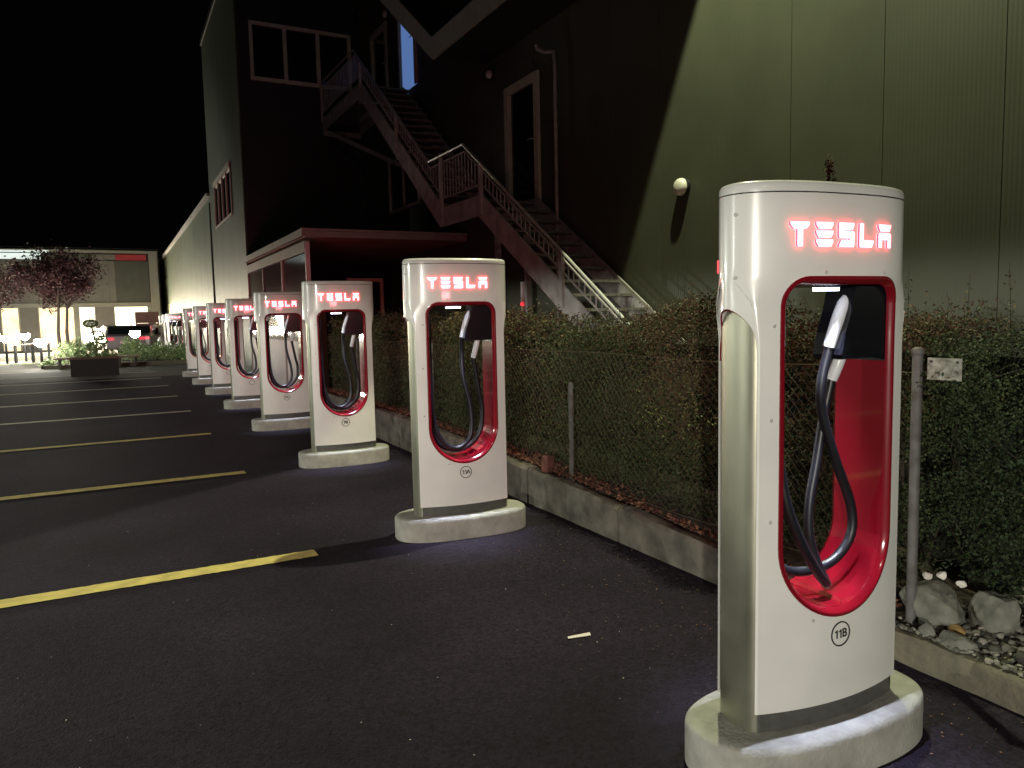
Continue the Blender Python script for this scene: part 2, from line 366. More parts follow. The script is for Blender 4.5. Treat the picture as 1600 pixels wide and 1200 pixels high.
def stall_meshes():
    D = {}
    pr = white_panel()
    D['front_panel'] = MB().loft(pr, False, False).mesh('front_panel', WHITE, 35)
    D['rear_panel'] = MB().loft([mir(r) for r in pr], False, False).mesh('rear_panel', WHITE, 35)
    # white head side with the arch cut into it
    for s, nm in ((-1, 'side_cover_l'), (1, 'side_cover_r')):
        n = 20; rings = []
        def P(q, z, inn=0): h = hb(z); e = 1.03 if abs(q) > .999 and z > 1.42 else 1; return (s*((Wz(z)+Bz(z)*(1-q*q))*(1-h)+xsup(q*yedge(z))*h-inn-(.0008 if e > 1 else 0)), q*yedge(z)*e+(0 if e == 1 else q*.003), z)
        for k in range(-1, 15):
            rg = []
            for i in range(n+1):
                q = -math.cos(PI*i/n); zb = 1.34+.165*math.sqrt(max(0, 1-q*q))**.8
                rg.append(P(q, zb, .028) if k < 0 else P(q, zb+(1.85-zb)*k/14))
            rings.append(rg)
        D[nm] = MB().loft(rings, False, False, False).mesh('side_cover', WHITE, 50)
        rg = []
        for z in [.152+k*(1.52-.152)/10 for k in range(11)]:
            rg.append([(s*(.296+.041*math.sqrt(1-.97*(q*q))), q*.086, z) for q in [-math.cos(PI*i/16) for i in range(17)]])
        D['steel'+nm[-1]] = MB().loft(rg, False, False, False).mesh('steel_side', STEEL, 60)
    for s in (-1, 1):
        D['glint%d' % s] = MB().tube([(s*(Wz(z)+Bz(z)*(1-q*q)-.004), q*yedge(z), z) for q, z in [(-math.cos(PI*i/24), 1.338+.165*math.sqrt(max(0, 1-math.cos(PI*i/24)**2))**.8) for i in range(25)]], .0028, 5).mesh('arch_glint', RED, 60)  # added red tube imitating the red glow along the arch edge
    def outline(ins=0, z=0, W0=None):
        if not W0:
            pts = []
            for k in range(96):
                t = 2*PI*k/96; c_, s_ = math.cos(t), math.sin(t); pts.append(((HW-ins)*math.copysign(abs(c_)**(2/2.6), c_), (HD-ins)*math.copysign(abs(s_)**(2/2.2), s_), z))
            return pts
        w = W0 or Wz(z); r = .032 if w > .33 else .012; pts = []
        fr = [-(w-r)+2*(w-r)*k/24 for k in range(25)]
        f = [(u, yf(u)) for u in fr]; ye = yf(w-r)
        c1 = [(w-r+r*math.sin(PI/2*k/5), ye+r*(1-math.cos(PI/2*k/5))) for k in range(1, 6)]
        half = f+c1; c0 = [(-x, y) for x, y in c1][::-1]
        full = c0+half; full = full+[(-x, -y) for x, y in full]
        return [(x*(1-ins/w), y*(1-ins/.138), z) for x, y in full]
    D['top_cap'] = MB().loft([outline(.0, 1.854), outline(0, 1.868), outline(.002, 1.877), outline(.007, 1.884), outline(.016, 1.888)]).mesh('top_cap', WHITE, 50)
    D['gasket'] = MB().loft([outline(.005, 1.80), outline(.005, 1.86)]).mesh('seam_gasket', BLACK, 50)
    D['plinth'] = MB().loft([outline(.012, .150, .316), outline(.012, .216, .316)]).mesh('plinth', GREYP, 50)
    D['core'] = MB().loft([outline(.03, .216, .316), outline(.03, .45, .316)]).mesh('lower_core', BLACK, 50)
    base = []
    for ins, z in ((0, 0), (0, .126), (.002, .137), (.008, .145), (.018, .149), (.05, .151)):
        base.append([((.470-ins)*math.copysign(abs(math.cos(t))**.72, math.cos(t)), (.220-ins)*math.copysign(abs(math.sin(t))**.80, math.sin(t)), z) for t in [2*PI*k/72 for k in range(72)]])
    D['base'] = MB().loft(base).mesh('concrete_base', CONC, 40)
    # red opening surround: bezels and tunnel
    o0, o1, o2, o3 = opening(.012), opening(.004), opening(-.002), opening(-.014)
    def ring(c, dy, s=1): return [(s*u, s*(yz(u, z)+dy), z) for u, z in c]
    for s, nm in ((1, 'bezf'), (-1, 'bezr')):
        D[nm] = MB().loft([ring(o0, .002, s), ring(o0, -.004, s), ring(o1, -.007, s), ring(o2, -.004, s), ring(o3, .018, s)], False, False).mesh('opening_bezel', RED, 50)
    A = ring(o3, .017); B = [(u, -y, z) for u, y, z in A]; n = len(A); up = MB(); lo = MB()
    for i in range(n):
        j = (i+1) % n; q = [A[i], A[j], B[j], B[i]]
        (up if (A[i][2]+A[j][2])/2 > 1.345 and not (A[i][0] > .2 and A[i][2] < 1.5 and 0) else lo).add(q, [(0, 1, 2, 3)])
    D['liner'] = lo.mesh('tunnel_liner', RED); D['upper'] = up.mesh('upper_lining', BLACKG)
    for k in ('liner', 'upper'):
        import bmesh
        bm = bmesh.new(); bm.from_mesh(D[k]); bmesh.ops.remove_doubles(bm, verts=bm.verts, dist=1e-5); bm.to_mesh(D[k]); bm.free()
        D[k].polygons.foreach_set("use_smooth", [True]*len(D[k].polygons)); D[k].set_sharp_from_angle(angle=math.radians(50))
    hp = [(.085, 1.57), (.205, 1.57), (.218, 1.555), (.218, 1.352), (.206, 1.338), (.035, 1.336), (.025, 1.35), (.04, 1.42), (.065, 1.49)]
    D['holster'] = MB().prism(hp, 'y', -.10, .02).mesh('connector_holster', BLACKG)
    D['backing'] = MB().loft([[(.03, .07, z), (.07, .06, z), (.12, .03, z), (.12, .04, z), (.07, .07, z), (.03, .08, z)] for z in (1.46, 1.5, 1.574)]).mesh('backing_plate', BLACKG)
    D['strip'] = MB().box(-.10, .0, -.108, -.094, 1.556, 1.566).mesh('led_strip', STRIP)
    D['strip2'] = MB().box(.0, .10, .094, .108, 1.556, 1.566).mesh('led_strip', STRIP)
    D['glow_strip'] = MB().box(-.3345, -.320, .070, .076, 1.62, 1.66).mesh('logo_glow_strip', REDGLOW)  # added glowing strip standing in for rear logo light at the edge
    D['screw'] = MB().tube([(0, .002, 0), (0, -.002, 0), (0, -.0035, 0)], [.0058, .0058, .003], 10).mesh('screw_cap', SCREW, 30)
    # logo letters, drawn from scratch
    wd = .0655
    def L_(polys, u0):
        b = MB()
        for P in polys:
            f = [(u0+x*wd, z) for x, z in P]
            fr = [(u, ysup(u)-.008, 1.688+z*.074) for u, z in f]; bk = [(u, ysup(u)-.001, 1.688+z*.074) for u, z in f]
            b.loft([bk, fr])
        return b
    def two(me, sgn):
        me.materials.append(LOGOS)
        for p in me.polygons:
            if abs(p.normal.y) < .6: p.material_index = 1
        return me
    bowl = lambda z0, z1: [(0, z1), (1, z1), (.985, z1-.12), (.86, z0), (.14, z0), (.015, z1-.12)]
    GL = {'T': [[(0, 1), (1, 1), (.97, .88), (.82, .72), (.64, .70), (.64, .04), (.60, 0), (.40, 0), (.36, .04), (.36, .70), (.18, .72), (.03, .88)]],
          'E': [bowl(.72, 1), bowl(.37, .65), bowl(0, .29)],
          'S': [[(.02, 1), (.97, 1), (1, .95), (.88, .70), (.32, .70), (.32, .66), (.95, .66), (1, .61), (1, .06), (.95, 0), (.0, 0), (.02, .08), (.16, .29), (.70, .29), (.70, .36), (.08, .36), (0, .42), (0, .94)]],
          'L': [[(0, .96), (.06, 1), (.24, 1), (.28, .96), (.28, .30), (.98, .30), (1, .25), (.86, 0), (.05, 0), (0, .05)]],
          'A': [bowl(.70, 1), [(0, .58), (.08, .64), (.92, .64), (1, .58), (1, .04), (.95, 0), (.76, 0), (.72, .04), (.72, .34), (.28, .34), (.28, .04), (.24, 0), (.05, 0), (0, .04)]]}
    D['letters'] = []
    for i, ch in enumerate("TESLA"):
        b = L_(GL[ch], -.234+i*.0878)
        rb = MB().add([(-x, -y, z) for x, y, z in b.v], b.f)
        D['letters'] += [two(b.mesh('letter', LOGO), 1), two(rb.mesh('letter', LOGO), -1)]
    # cables and plugs
    def cab(pts): return MB().tube(spline(pts, 7), .0165, 10)
    def plug(pts, rad): return MB().tube(spline(pts, 4), [rad[min(len(rad)-1, int(i/4))]*(1-(i/4) % 1)+rad[min(len(rad)-1, int(i/4)+1)]*((i/4) % 1) for i in range((len(pts)-1)*4+1)], 12)
    a1 = [(.104, -.05, 1.545), (.070, -.062, 1.515), (.042, -.064, 1.46), (.022, -.05, 1.375)]
    b1 = [(.135, -.03, 1.40), (.108, -.035, 1.375), (.088, -.03, 1.32), (.074, -.015, 1.262)]
    D['plugA'] = plug(a1, [.010, .020, .021, .020]).mesh('charging_plug', HANDLE, 50)
    D['plugB'] = plug(b1, [.012, .019, .020, .019]).mesh('charging_plug', HANDLE, 50)
    a2 = [(.115, -.04, 1.55), (.08, -.05, 1.52), (.05, -.05, 1.45), (.03, -.03, 1.36)]
    b2 = [(.165, -.02, 1.41), (.150, -.03, 1.37), (.132, -.03, 1.30), (.115, -.01, 1.215)]
    D['plugA2'] = plug(a2, [.010, .019, .020, .019]).mesh('charging_plug', HANDLE, 50)
    D['plugB2'] = plug(b2, [.012, .018, .019, .018]).mesh('charging_plug', HANDLE, 50)
    D['cabA'] = cab([(.022, -.05, 1.375), (.0, -.04, 1.252), (.022, -.03, 1.143), (.085, -.03, .985), (.160, -.03, .82), (.155, -.03, .708), (.063, -.02, .628), (-.083, .0, .622), (-.175, .03, .70), (-.205, .05, .90), (-.208, .05, 1.2), (-.19, .06, 1.48)]).mesh('charging_cable', RUBBER, 80)
    D['cabB'] = cab([(.074, -.015, 1.262), (.047, -.01, 1.139), (.018, -.01, .989), (-.010, -.01, .86), (-.012, -.01, .75), (.010, -.015, .66), (.033, -.035, .585), (.015, -.058, .583), (-.057, -.07, .661), (-.116, -.07, .756), (-.168, -.06, .89), (-.195, -.04, 1.1), (-.20, 0, 1.35), (-.19, .03, 1.5)]).mesh('charging_cable', RUBBER, 80)
    D['cabA2'] = cab([(.03, -.03, 1.36), (.035, 0, 1.25), (.041, 0, 1.08), (.090, 0, .854), (.085, 0, .674), (-.006, 0, .588), (-.12, 0, .640), (-.185, 0, .83), (-.196, .0, 1.223), (-.19, .02, 1.50)]).mesh('charging_cable', RUBBER, 80)
    D['cabB2'] = cab([(.115, -.01, 1.215), (.135, 0, 1.10), (.158, .01, .97), (.182, .02, .848), (.160, .03, .680), (.04, .045, .572), (-.12, .04, .605), (-.185, .04, .742), (-.203, .04, 1.049), (-.195, .05, 1.5)]).mesh('charging_cable', RUBBER, 80)
    D['badge'] = MB().loft([[(r*math.cos(2*PI*k/40), y, r*math.sin(2*PI*k/40)) for k in range(40)] for r, y in ((.0375, 0), (.0375, -.002), (.042, -.002), (.042, 0))], False, False).mesh('number_ring', INK)
    return D
D = stall_meshes()
def text_mesh(txt, size):
    cu = bpy.data.curves.new("number", 'FONT'); cu.body = txt; cu.size = size; cu.align_x = 'CENTER'; cu.align_y = 'CENTER'; cu.extrude = .0005; cu.offset = size*.022
    o = bpy.data.objects.new("number", cu); COL.objects.link(o)
    me = bpy.data.meshes.new_from_object(o.evaluated_get(bpy.context.evaluated_depsgraph_get())); bpy.data.objects.remove(o); me.materials.clear(); me.materials.append(INK); return me
def number_mesh(txt, size):
    ones = txt.count('1'); rest = txt.replace('1', '')
    me = text_mesh(rest, size); vs = [list(v.co) for v in me.vertices]; fs = [list(p.vertices) for p in me.polygons]
    sh = ones*size*.21; vs = [(x+sh, y, z) for x, y, z in vs]; b = MB(); b.v = vs; b.f = [tuple(f) for f in fs]
    for k in range(ones):
        x0 = sh-size*(.36*len(rest))-size*.42*(ones-1-k)-size*.10
        P = [(0, -.35), (.13, -.35), (.13, .35), (.01, .35), (-.17, .20), (-.11, .12), (0, .20)]
        b.loft([[(x0+x*size, y*size, -.0005) for x, y in P], [(x0+x*size, y*size, .0006) for x, y in P]])
    return b.mesh('number', INK)
def make_stall(alt, loc, rz, label, num=None, group="row of chargers along the kerb", near=True):
    t = thing("charging_stall", label, "charging station", loc, rz, group)
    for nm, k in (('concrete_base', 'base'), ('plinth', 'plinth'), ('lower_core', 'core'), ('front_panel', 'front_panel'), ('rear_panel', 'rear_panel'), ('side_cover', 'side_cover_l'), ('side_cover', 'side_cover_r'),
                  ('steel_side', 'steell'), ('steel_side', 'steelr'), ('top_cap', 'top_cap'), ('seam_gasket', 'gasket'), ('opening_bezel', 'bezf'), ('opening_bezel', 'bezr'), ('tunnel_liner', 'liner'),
                  ('upper_lining', 'upper'), ('connector_holster', 'holster'), ('led_strip', 'strip'), ('arch_glint', 'glint-1'), ('arch_glint', 'glint1'), ('logo_glow_strip', 'glow_strip')):
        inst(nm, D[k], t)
    for me in D['letters']: inst('letter', me, t)
    s = '2' if alt else ''
    for c, q in (('cabA', 'plugA'), ('cabB', 'plugB')):
        o = inst('charging_cable', D[c+s], t); inst('charging_plug', D[q+s], o)
    if near:
        for u, z in ((-.10, 1.612), (.16, 1.612), (-.268, 1.45), (-.275, 1.16), (-.275, .84), (-.12, .505)):
            inst('screw_cap', D['screw'], t, (u, yz(u, z), z))
        for y, z in ((-.055, 1.79), (-.055, 1.60)):
            inst('screw_cap', D['screw'], t, (-xsup(y+.02)-.001, y+.02, z), (0, 0, -PI/2+.25))
    b = inst('number_ring', D['badge'], t, (-.005, yf(0), .442))
    if num:
        inst('number', number_mesh(num, .041), b, (0, -.0012, 0), (PI/2, 0, 0))
    return t
RX, RY, RS = 2.0626, 1.7625, 3.0059
specs = [(0, '11B', "nearest and largest white and red charger, numbered 11B, its cables crossing"), (1, '11A', "white and red charger numbered 11A, second nearest, before the dark hedge"),
         (2, '9B', "white and red charger numbered 9B, third from the front"), (3, '9A', "fourth charger of the row, numbered 9A, pale panel of the shelter seen through its opening"),
         (4, None, "fifth charger of the row, only first letters of its red logo showing"), (5, None, "sixth charger of the row, mostly hidden behind the fifth"),
         (6, None, "seventh charger of the row, narrow strip between sixth and eighth"), (7, None, "eighth charger, last one standing on the near asphalt")]
for k, num, lab in specs:
    t = make_stall(k > 0, (RX-.012 if k == 0 else RX+.022 if k == 1 else RX, RY+RS*k+(.03 if k == 1 else 0), 0), -.0507 if k != 1 else -.10, lab, num, near=k < 3)
    for y, x in ((-.108, -.05), (.108, .05)):
        L = lamp("stall_light", 'AREA', (x, y, 1.55), (2.6 if y < 0 else 2.0), (.72, .78, 1), .05, parent=t)
        L.data.shape = 'RECTANGLE'; L.data.size = .10; L.data.size_y = .012; L.data.spread = math.radians(48)
    L = lamp("logo_spill", 'AREA', (0, .16, 1.72), 5.5, (1, .22, .24), .05, (0, 3, 1.5), parent=t)
    L.data.shape = 'RECTANGLE'; L.data.size = .42; L.data.size_y = .07
for j, (x, y) in enumerate(((2.27, 34.5), (2.34, 38.5), (2.40, 42.5), (2.47, 46.5))):
    make_stall(True, (x, y, 0), 0, ["brightly lit charger behind the green planting, its whole front showing", "second charger beyond the planting, only its steel edge showing", "third charger beyond the planting, a pale sliver", "farthest charger, leftmost of the slivers beyond the planting"][j], None, "chargers beyond the planting", False)

# ------------------------------------------------------------------ green building with staircase
bld = thing("clad_building", "tall dark green ribbed metal building with shadow edge falling across it", "building", (5.8, 4, 0))
WX = 5.8
def at(o, m): return m
segs = [2.33, 3.31, 4.29, 5.27, 6.25, 7.23]
ys = [2.33-.98*k for k in range(6, 0, -1)]+segs+[7.23+.98*k for k in range(1, 12)]+[18.9]
for i in range(len(ys)-1):
    a, c = ys[i]+.003, ys[i+1]-.003
    if c-a < .1: continue
    MB().box(0, .09, a-4, c-4, .0, 11.6).build("wall_panel", GWALL, bld)
MB().box(.1, 14, -10, 14.9, 0, 11.5).build("wall_core", DWALL, bld)
MB().box(-.25, 14.2, -10.3, 15, 11.62, 11.9).build("roof", DWALL, bld)
def door(y0, y1, z0, z1, fwid, glass, nm="door", pane=True):
    y0 -= 4; y1 -= 4
    d = MB().box(-.012, -.002, y0+fwid, y1-fwid, z0, z1-fwid).build(nm, glass, bld)
    f = MB(); f.box(-.06, -.0125, y0, y0+fwid, z0, z1); f.box(-.06, -.0125, y1-fwid, y1, z0, z1); f.box(-.06, -.0125, y0+fwid+.001, y1-fwid-.001, z1-fwid, z1)
    f.build("door_frame", FRAME, d, bevel=.004)
    f = MB(); f.box(-.035, -.0125, y0+fwid+.002, y0+fwid+.035, z0, z1-fwid-.002); f.box(-.035, -.0125, y1-fwid-.035, y1-fwid-.002, z0, z1-fwid-.002); f.build("leaf_edge", FRAME, d)
    h = MB().tube([(-.03, y0+fwid+.06, z0+.95), (-.075, y0+fwid+.06, z0+.95), (-.075, y0+fwid+.17, z0+.95)], .009, 6).build("handle", RAIL, d)
    return d
door(9.98, 11.06, 3.20, 5.10, .13, GLASSD)
door(14.92, 15.95, 6.28, 8.35, .10, BLUEG)
door(16.72, 17.85, 6.28, 8.1, .12, GLASSD)
def window(y0, y1, z0, z1, n=2, fwid=.07):
    y0 -= 4; y1 -= 4
    w = MB().box(-.012, -.002, y0, y1, z0, z1).build("window", GLASSD, bld)
    f = MB(); f.box(-.05, -.0125, y0, y0+fwid, z0, z1); f.box(-.05, -.0125, y1-fwid, y1, z0, z1); f.box(-.05, -.0125, y0+fwid, y1-fwid, z0, z0+fwid); f.box(-.05, -.0125, y0+fwid, y1-fwid, z1-fwid, z1)
    for k in range(1, n): y = y0+(y1-y0)*k/n; f.box(-.045, -.0125, y-.03, y+.03, z0+fwid, z1-fwid)
    f.build("window_frame", FRAME, w)
window(15.0, 16.9, 3.86, 5.05)
dp = tag(MB().tube([(5.60, 9.74, 5.36), (5.62, 9.74, 5.30), (5.66, 9.6, 5.22), (5.70, 9.42, 5.18), (5.70, 9.40, 5.0), (5.70, 9.4, 3), (5.70, 9.4, .2)], .026, 8).build("downpipe", GALV, smooth=60), "thin pale downpipe running down the dark wall right of the door", "downpipe")
for (y, z, r, lab) in ((6.78, 2.9, .098, "round white wall lamp on the lit green wall, casting a long shadow"), (11.54, 5.47, .07, "small oval wall lamp in the dark, left of the framed door"), (16.66, 8.21, .08, "small white wall lamp high between the two upper doors")):
    t = thing("wall_lamp", lab, "wall lamp", (5.8, y, z), 0, "round wall lamps on the building")
    MB().tube([(-.001, 0, 0), (-.05, 0, 0)], r*1.02, 28).build("lamp_base", BLACK, t, 40)
    MB().loft([[(-x, q*math.cos(2*PI*k/28), q*math.sin(2*PI*k/28)) for k in range(28)] for x, q in ((.051, r), (.08, r*.96), (.10, r*.82), (.112, r*.6), (.118, r*.3), (.119, .003))]).build("lamp_cover", LAMPD, t, 60)

# tower block and low wing
tw = thing("tower_block", "dark stair tower projecting from the building, pale green strip at its street side", "building", (2.9, 18.9, 0))
GW2 = ribbed("green_tower_cladding", (.10, .125, .09), 6)
MB().box(.0, 2.895, 0, .1, 0, 9.9).build("wall_panel", DWALL, tw)
for k in range(6): MB().box(-.03, -.001, .0+1.1*k+.004, 1.1*(k+1)-.004, 0, 9.9).build("wall_panel", GW2, tw)
MB().box(.002, 2.89, .101, 6.6, 0, 9.85).build("wall_core", DWALL, tw)
MB().box(-.06, 2.895, -.05, 6.65, 9.91, 10.05).build("roof", DWALL, tw)
w = MB().box(.34, 2.62, -.012, -.002, 7.17, 8.38).build("window", GLASSD, tw)
f = MB(); f.box(.27, .35, -.07, -.0125, 7.10, 8.44); f.box(2.59, 2.67, -.07, -.0125, 7.10, 8.44); f.box(.351, 2.589, -.07, -.0125, 8.36, 8.44); f.box(.351, 2.589, -.07, -.0125, 7.10, 7.19)
for x in (1.08, 1.86): f.box(x-.045, x+.045, -.065, -.0125, 7.191, 8.359)
f.build("window_frame", FRAME, w, bevel=.004)
w = MB().box(-.042, -.032, 1.8, 5.2, 4.3, 5.5).build("window", GLASSD, tw)
f = MB(); f.box(-.09, -.043, 1.8, 5.2, 5.42, 5.56); f.box(-.07, -.043, 1.8, 5.2, 4.22, 4.29)
for k in range(5): y = 1.8+3.4*k/4; f.box(-.068, -.043, y-.03, y+.03, 4.291, 5.419)
f.build("window_frame", mat("pale_window_frame", (.62, .52, .48), .5), w)
wg = thing("low_wing", "long low green clad wing running away behind the chargers", "building", (2.9, 25.6, 0))
for k in range(16): MB().box(0, .05, 2*k+.01, 2*k+1.99, 2.6 if k > 4 else 0, 5.4).build("wall_panel", GW2, wg)
PALEG = ribbed("pale_wall_base", (.22, .23, .16), 5)
for k in range(5, 16): MB().box(0, .045, 2*k+.01, 2*k+1.99, 0, 2.59).build("wall_panel", PALEG, wg)
MB().box(.052, 9, 0, 32, 0, 5.38).build("wall_core", DWALL, wg)
MB().box(-.12, 9, -.02, 32, 5.41, 5.5).build("roof", GALV, wg)
dp = tag(MB().tube([(2.86, 25.56, .0), (2.86, 25.56, 5.2)], .035, 8).build("downpipe", BLACK), "dark drainpipe at the joint of the tower and the low wing", "downpipe")

# staircase
st = thing("external_staircase", "zigzag steel outside staircase with railings climbing the dark building", "staircase", (4.8, 10, 0))
OX, IX = 0.0, .93   # outer and inner stringer, local x
Y = lambda y: y-10
def stringer(x, name="stringer"):
    path = [(5.45, -.05), (10.06, 3.06), (11.53, 3.06), (15.68, 6.14), (18.83, 6.14)]
    up = []; lo = []
    h = .30
    b = MB()
    pts_lo = [(5.2, -.05), (5.75, -.05), (10.06, 2.95), (11.50, 2.95), (15.68, 6.06), (18.83, 6.06)]
    pts_up = [(5.0, .12), (9.98, 3.27), (11.42, 3.27), (15.60, 6.38), (18.83, 6.38)]
    lo = [(5.35, -.02), (10.10, 2.95), (11.55, 2.95), (15.72, 6.06), (18.83, 6.06)]
    upp = [(5.0, .10), (10.0, 3.25), (11.42, 3.25), (15.62, 6.36), (18.83, 6.36)]
    vs = []
    for (a, c), (d, e) in zip(lo, upp):
        for xx in (x-.012, x+.012): vs += [(xx, Y(a), c), (xx, Y(d), e)]
    fs = []
    for i in range(4):
        a = i*4; fs += [(a, a+4, a+5, a+1), (a+2, a+3, a+7, a+6), (a+1, a+5, a+7, a+3), (a, a+2, a+6, a+4)]
    fs += [(0, 1, 3, 2), (16, 18, 19, 17)]
    return b.add(vs, fs).build(name, GALV, st)
stringer(OX); stringer(IX)
MB().box(OX+.013, IX-.013, Y(10.08), Y(11.44), 3.16, 3.20).build("landing", TREAD, st)
MB().box(OX+.013, IX-.013, Y(15.68), Y(18.82), 6.26, 6.30).build("landing", TREAD, st)
tm = MB().box(OX+.013, IX-.013, -.12, .12, -.02, .015).mesh("tread", TREAD)
for k in range(17): inst("tread", tm, st, (0, Y(5.3+(9.95-5.3)*k/17), .18*(k+.6)))
for k in range(17): inst("tread", tm, st, (0, Y(11.6+(15.6-11.6)*k/17), 3.24+.18*(k+.4)))
rp_ = [(5.9, 1.02), (10.55, 4.06), (11.94, 4.06), (16.0, 7.10), (18.85, 7.18)]
def zof(y, P):
    for (a, c), (d, e) in zip(P, P[1:]):
        if a <= y <= d: return c+(e-c)*(y-a)/(d-a)
low = [(5.0, .1), (10.0, 3.25), (11.42, 3.25), (15.62, 6.36), (18.85, 6.36)]
MB().tube([(OX-.03, Y(a), c) for a, c in rp_[:2]], .019, 8).build("handrail", RAIL, st, 40)
MB().tube([(OX-.03, Y(a), c) for a, c in rp_[1:3]], .019, 8).build("handrail", RAIL, st, 40)
MB().tube([(OX-.03, Y(a), c) for a, c in rp_[2:]], .02, 8).build("handrail", GALV, st, 40)
for off in (.14, ):
    MB().tube([(OX, Y(a), c+off) for a, c in low], .014, 6).build("lower_rail", GALV, st)
MB().tube([(OX, Y(a), c-.10) for a, c in rp_], .014, 6).build("upper_rail", GALV, st)
bal = []
y = 5.95
while y < 18.8:
    zt = zof(y, rp_); zb = zof(y, low)
    MB().bar((OX, Y(y), zb+.14), (OX, Y(y), zt-.10), .012, .012).build("baluster", GALV, st); y += .115
for y in (6.1, 7.8, 9.98, 11.45, 13.5, 15.6, 18.8):
    MB().bar((OX-.02, Y(y), zof(y, low)-.28 if y < 15 else zof(y, low)-.1), (OX-.02, Y(y), zof(y, rp_)-.02), .045, .07).build("rail_post", GALV, st)
MB().bar((.0, Y(18.8), 6.02), (.93, Y(18.8), 6.02), .1, .12).build("landing_beam", GALV, st)
MB().bar((.0, Y(15.75), 6.02), (.93, Y(15.75), 6.0), .1, .12).build("landing_beam", GALV, st)
MB().bar((.1, Y(18.6), 6.0), (.9, Y(15.3), 4.6), .09, .09).build("brace", GALV, st)
MB().bar((.45, Y(17.2), 5.98), (.45, Y(15.8), 5.98), .09, .09).build("brace", GALV, st)
for y in (10.3, 11.3): MB().bar((.9, Y(y), 0.2), (.9, Y(y), 3.1), .08, .08).build("support_leg", GALV, st)

# porch roof over the stair: folded fascia seen from below
pf = thing("porch_roof", "folded grey roof edge forming a V above the staircase", "roof", (4.8, 11.72, 5.64))
FG = mat("roof_edge_grey", (.38, .39, .34), .7, nscale=6, namt=.2)
fas = [(-4.5, 0), (0, 0), (4.2, 3.05)]; fau = [(-4.5, .34), (.0, .34), (3.9, 3.25)]
vs = [];
for (a, c), (d, e) in zip(fas, fau):
    for xx in (0, .04): vs += [(xx, a, c), (xx, d, e)]
fs = []
for i in range(2): a = i*4; fs += [(a, a+4, a+5, a+1), (a+2, a+3, a+7, a+6), (a+1, a+5, a+7, a+3), (a, a+2, a+6, a+4)]
MB().add(vs, fs+[(0, 1, 3, 2), (8, 10, 11, 9)]).build("fascia", FG, pf)
MB().loft([[(.045, a, c+.06), (.98, a, c+.06), (.98, a, c+.2), (.045, a, c+.2)] for a, c in fas]).build("roof_slab", DWALL, pf)

# glazed shelter
sh = thing("glazed_shelter", "low flat roofed glazed shelter with red lit ceiling beside the staircase", "shelter", (2.9, 12.7, 0))
MB().box(-.04, 2.86, 0.04, 6.15, 2.86, 2.90).build("ceiling", CANR, sh)
MB().box(-.09, 2.88, -.04, 6.17, 2.96, 3.0).build("roof_sheet", CANF, sh)
MB().box(-.10, -.055, -.04, 6.17, 2.87, 2.955).build("gutter", CANF, sh)
MB().box(-.05, 2.86, -.05, .03, 2.86, 2.955).build("front_beam", CANF, sh)
MB().box(-.045, .03, 0.04, 6.15, 2.62, 2.80).build("side_beam", CANF, sh)
for y in (.0, 2.05, 4.1, 6.1): MB().box(-.04, .03, y, y+.06, 0, 2.62 if y else 2.79).build("post", WPAN if y == 0 else CANF, sh)
MB().box(-.03, .02, .065, 6.09, 1.12, 1.17).build("sill", CANF, sh)
for y in (.06, 2.11, 4.16): MB().box(-.02, .01, y+.005, y+1.98, .12, 1.115).build("lower_panel", WPAN, sh)
for y in (.06, 2.11, 4.16): MB().box(-.012, -.004, y+.005, y+1.98, 1.175, 2.61).build("glass_pane", GLASS, sh)
MB().box(-.02, 2.86, .0, 6.15, .02, .06).build("floor_slab", DCONC, sh)
for x in (1.05, 1.7): MB().box(x, x+.06, 1.5, 1.56, .06, 2.2).build("door_post", CANR, sh)
MB().box(1.05, 1.76, 1.5, 1.56, 2.2, 2.27).build("door_head", CANR, sh)
MB().box(.1, 1.0, 3.0, 3.06, .06, 2.1).build("inner_panel", CANR, sh)

# added white upright and glowing red dot imitating a reflection on the stair stringer
t = thing("stringer_reflection", "thin white upright with a red dot above the hedge, standing in for a stringer reflection", "post", (4.6, 8.45, .2))
MB().box(-.02, .02, -.02, .02, 0, 1.72).build("post", WPAN, t)
MB().tube([(-.03, -.05, 1.44), (-.05, -.06, 1.44)], .022, 12).build("red_glint", REDGLOW, t)

# ------------------------------------------------------------------ hedge, fence, litter
def hedge(y0, y1, x0, x1, ztop, count, size, seed):
    g = np.random.default_rng(seed); n = count
    y = g.uniform(y0, y1, n); face = g.uniform(0, 1, n)
    d = np.abs(g.normal(0, .16, n))
    bump = .07*np.sin(y*2.1)+.05*np.sin(y*5.3+1)+.03*np.sin(y*11)
    top = face > .80
    x = x0+d-bump*.6+.03*g.normal(size=n); z = .22+(ztop+bump-.22)*g.uniform(0, 1, n)**.9
    zt = ztop+bump+.035*np.sin(y*23)-np.abs(g.normal(0, .07, n))+(g.uniform(0, 1, n)**9)*.12
    x = np.where(top, x0+g.uniform(0, x1-x0, n), x); z = np.where(top, zt, z)
    # patchy: thin some clumps so gaps read dark
    tw_ = 0
    f = np.sin(y*7.3+z*5)*np.sin(z*9.1-y*3.7)+.6*np.sin(y*17+z*13)*np.sin(z*21)
    keep = (g.uniform(-.9, 1.2, n) < f*1.2+.35)
    y, x, z, f = y[keep], x[keep], z[keep], f[keep]
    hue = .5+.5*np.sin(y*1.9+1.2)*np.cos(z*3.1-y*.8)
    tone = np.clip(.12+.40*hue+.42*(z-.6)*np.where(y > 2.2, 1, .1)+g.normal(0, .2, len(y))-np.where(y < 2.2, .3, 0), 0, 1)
    return np.stack([x, y, z], 1), tone
hg = thing("hedge", "long trimmed hedge of brown and green leaves behind the chargers", "hedge", (3.5, 6, .2))
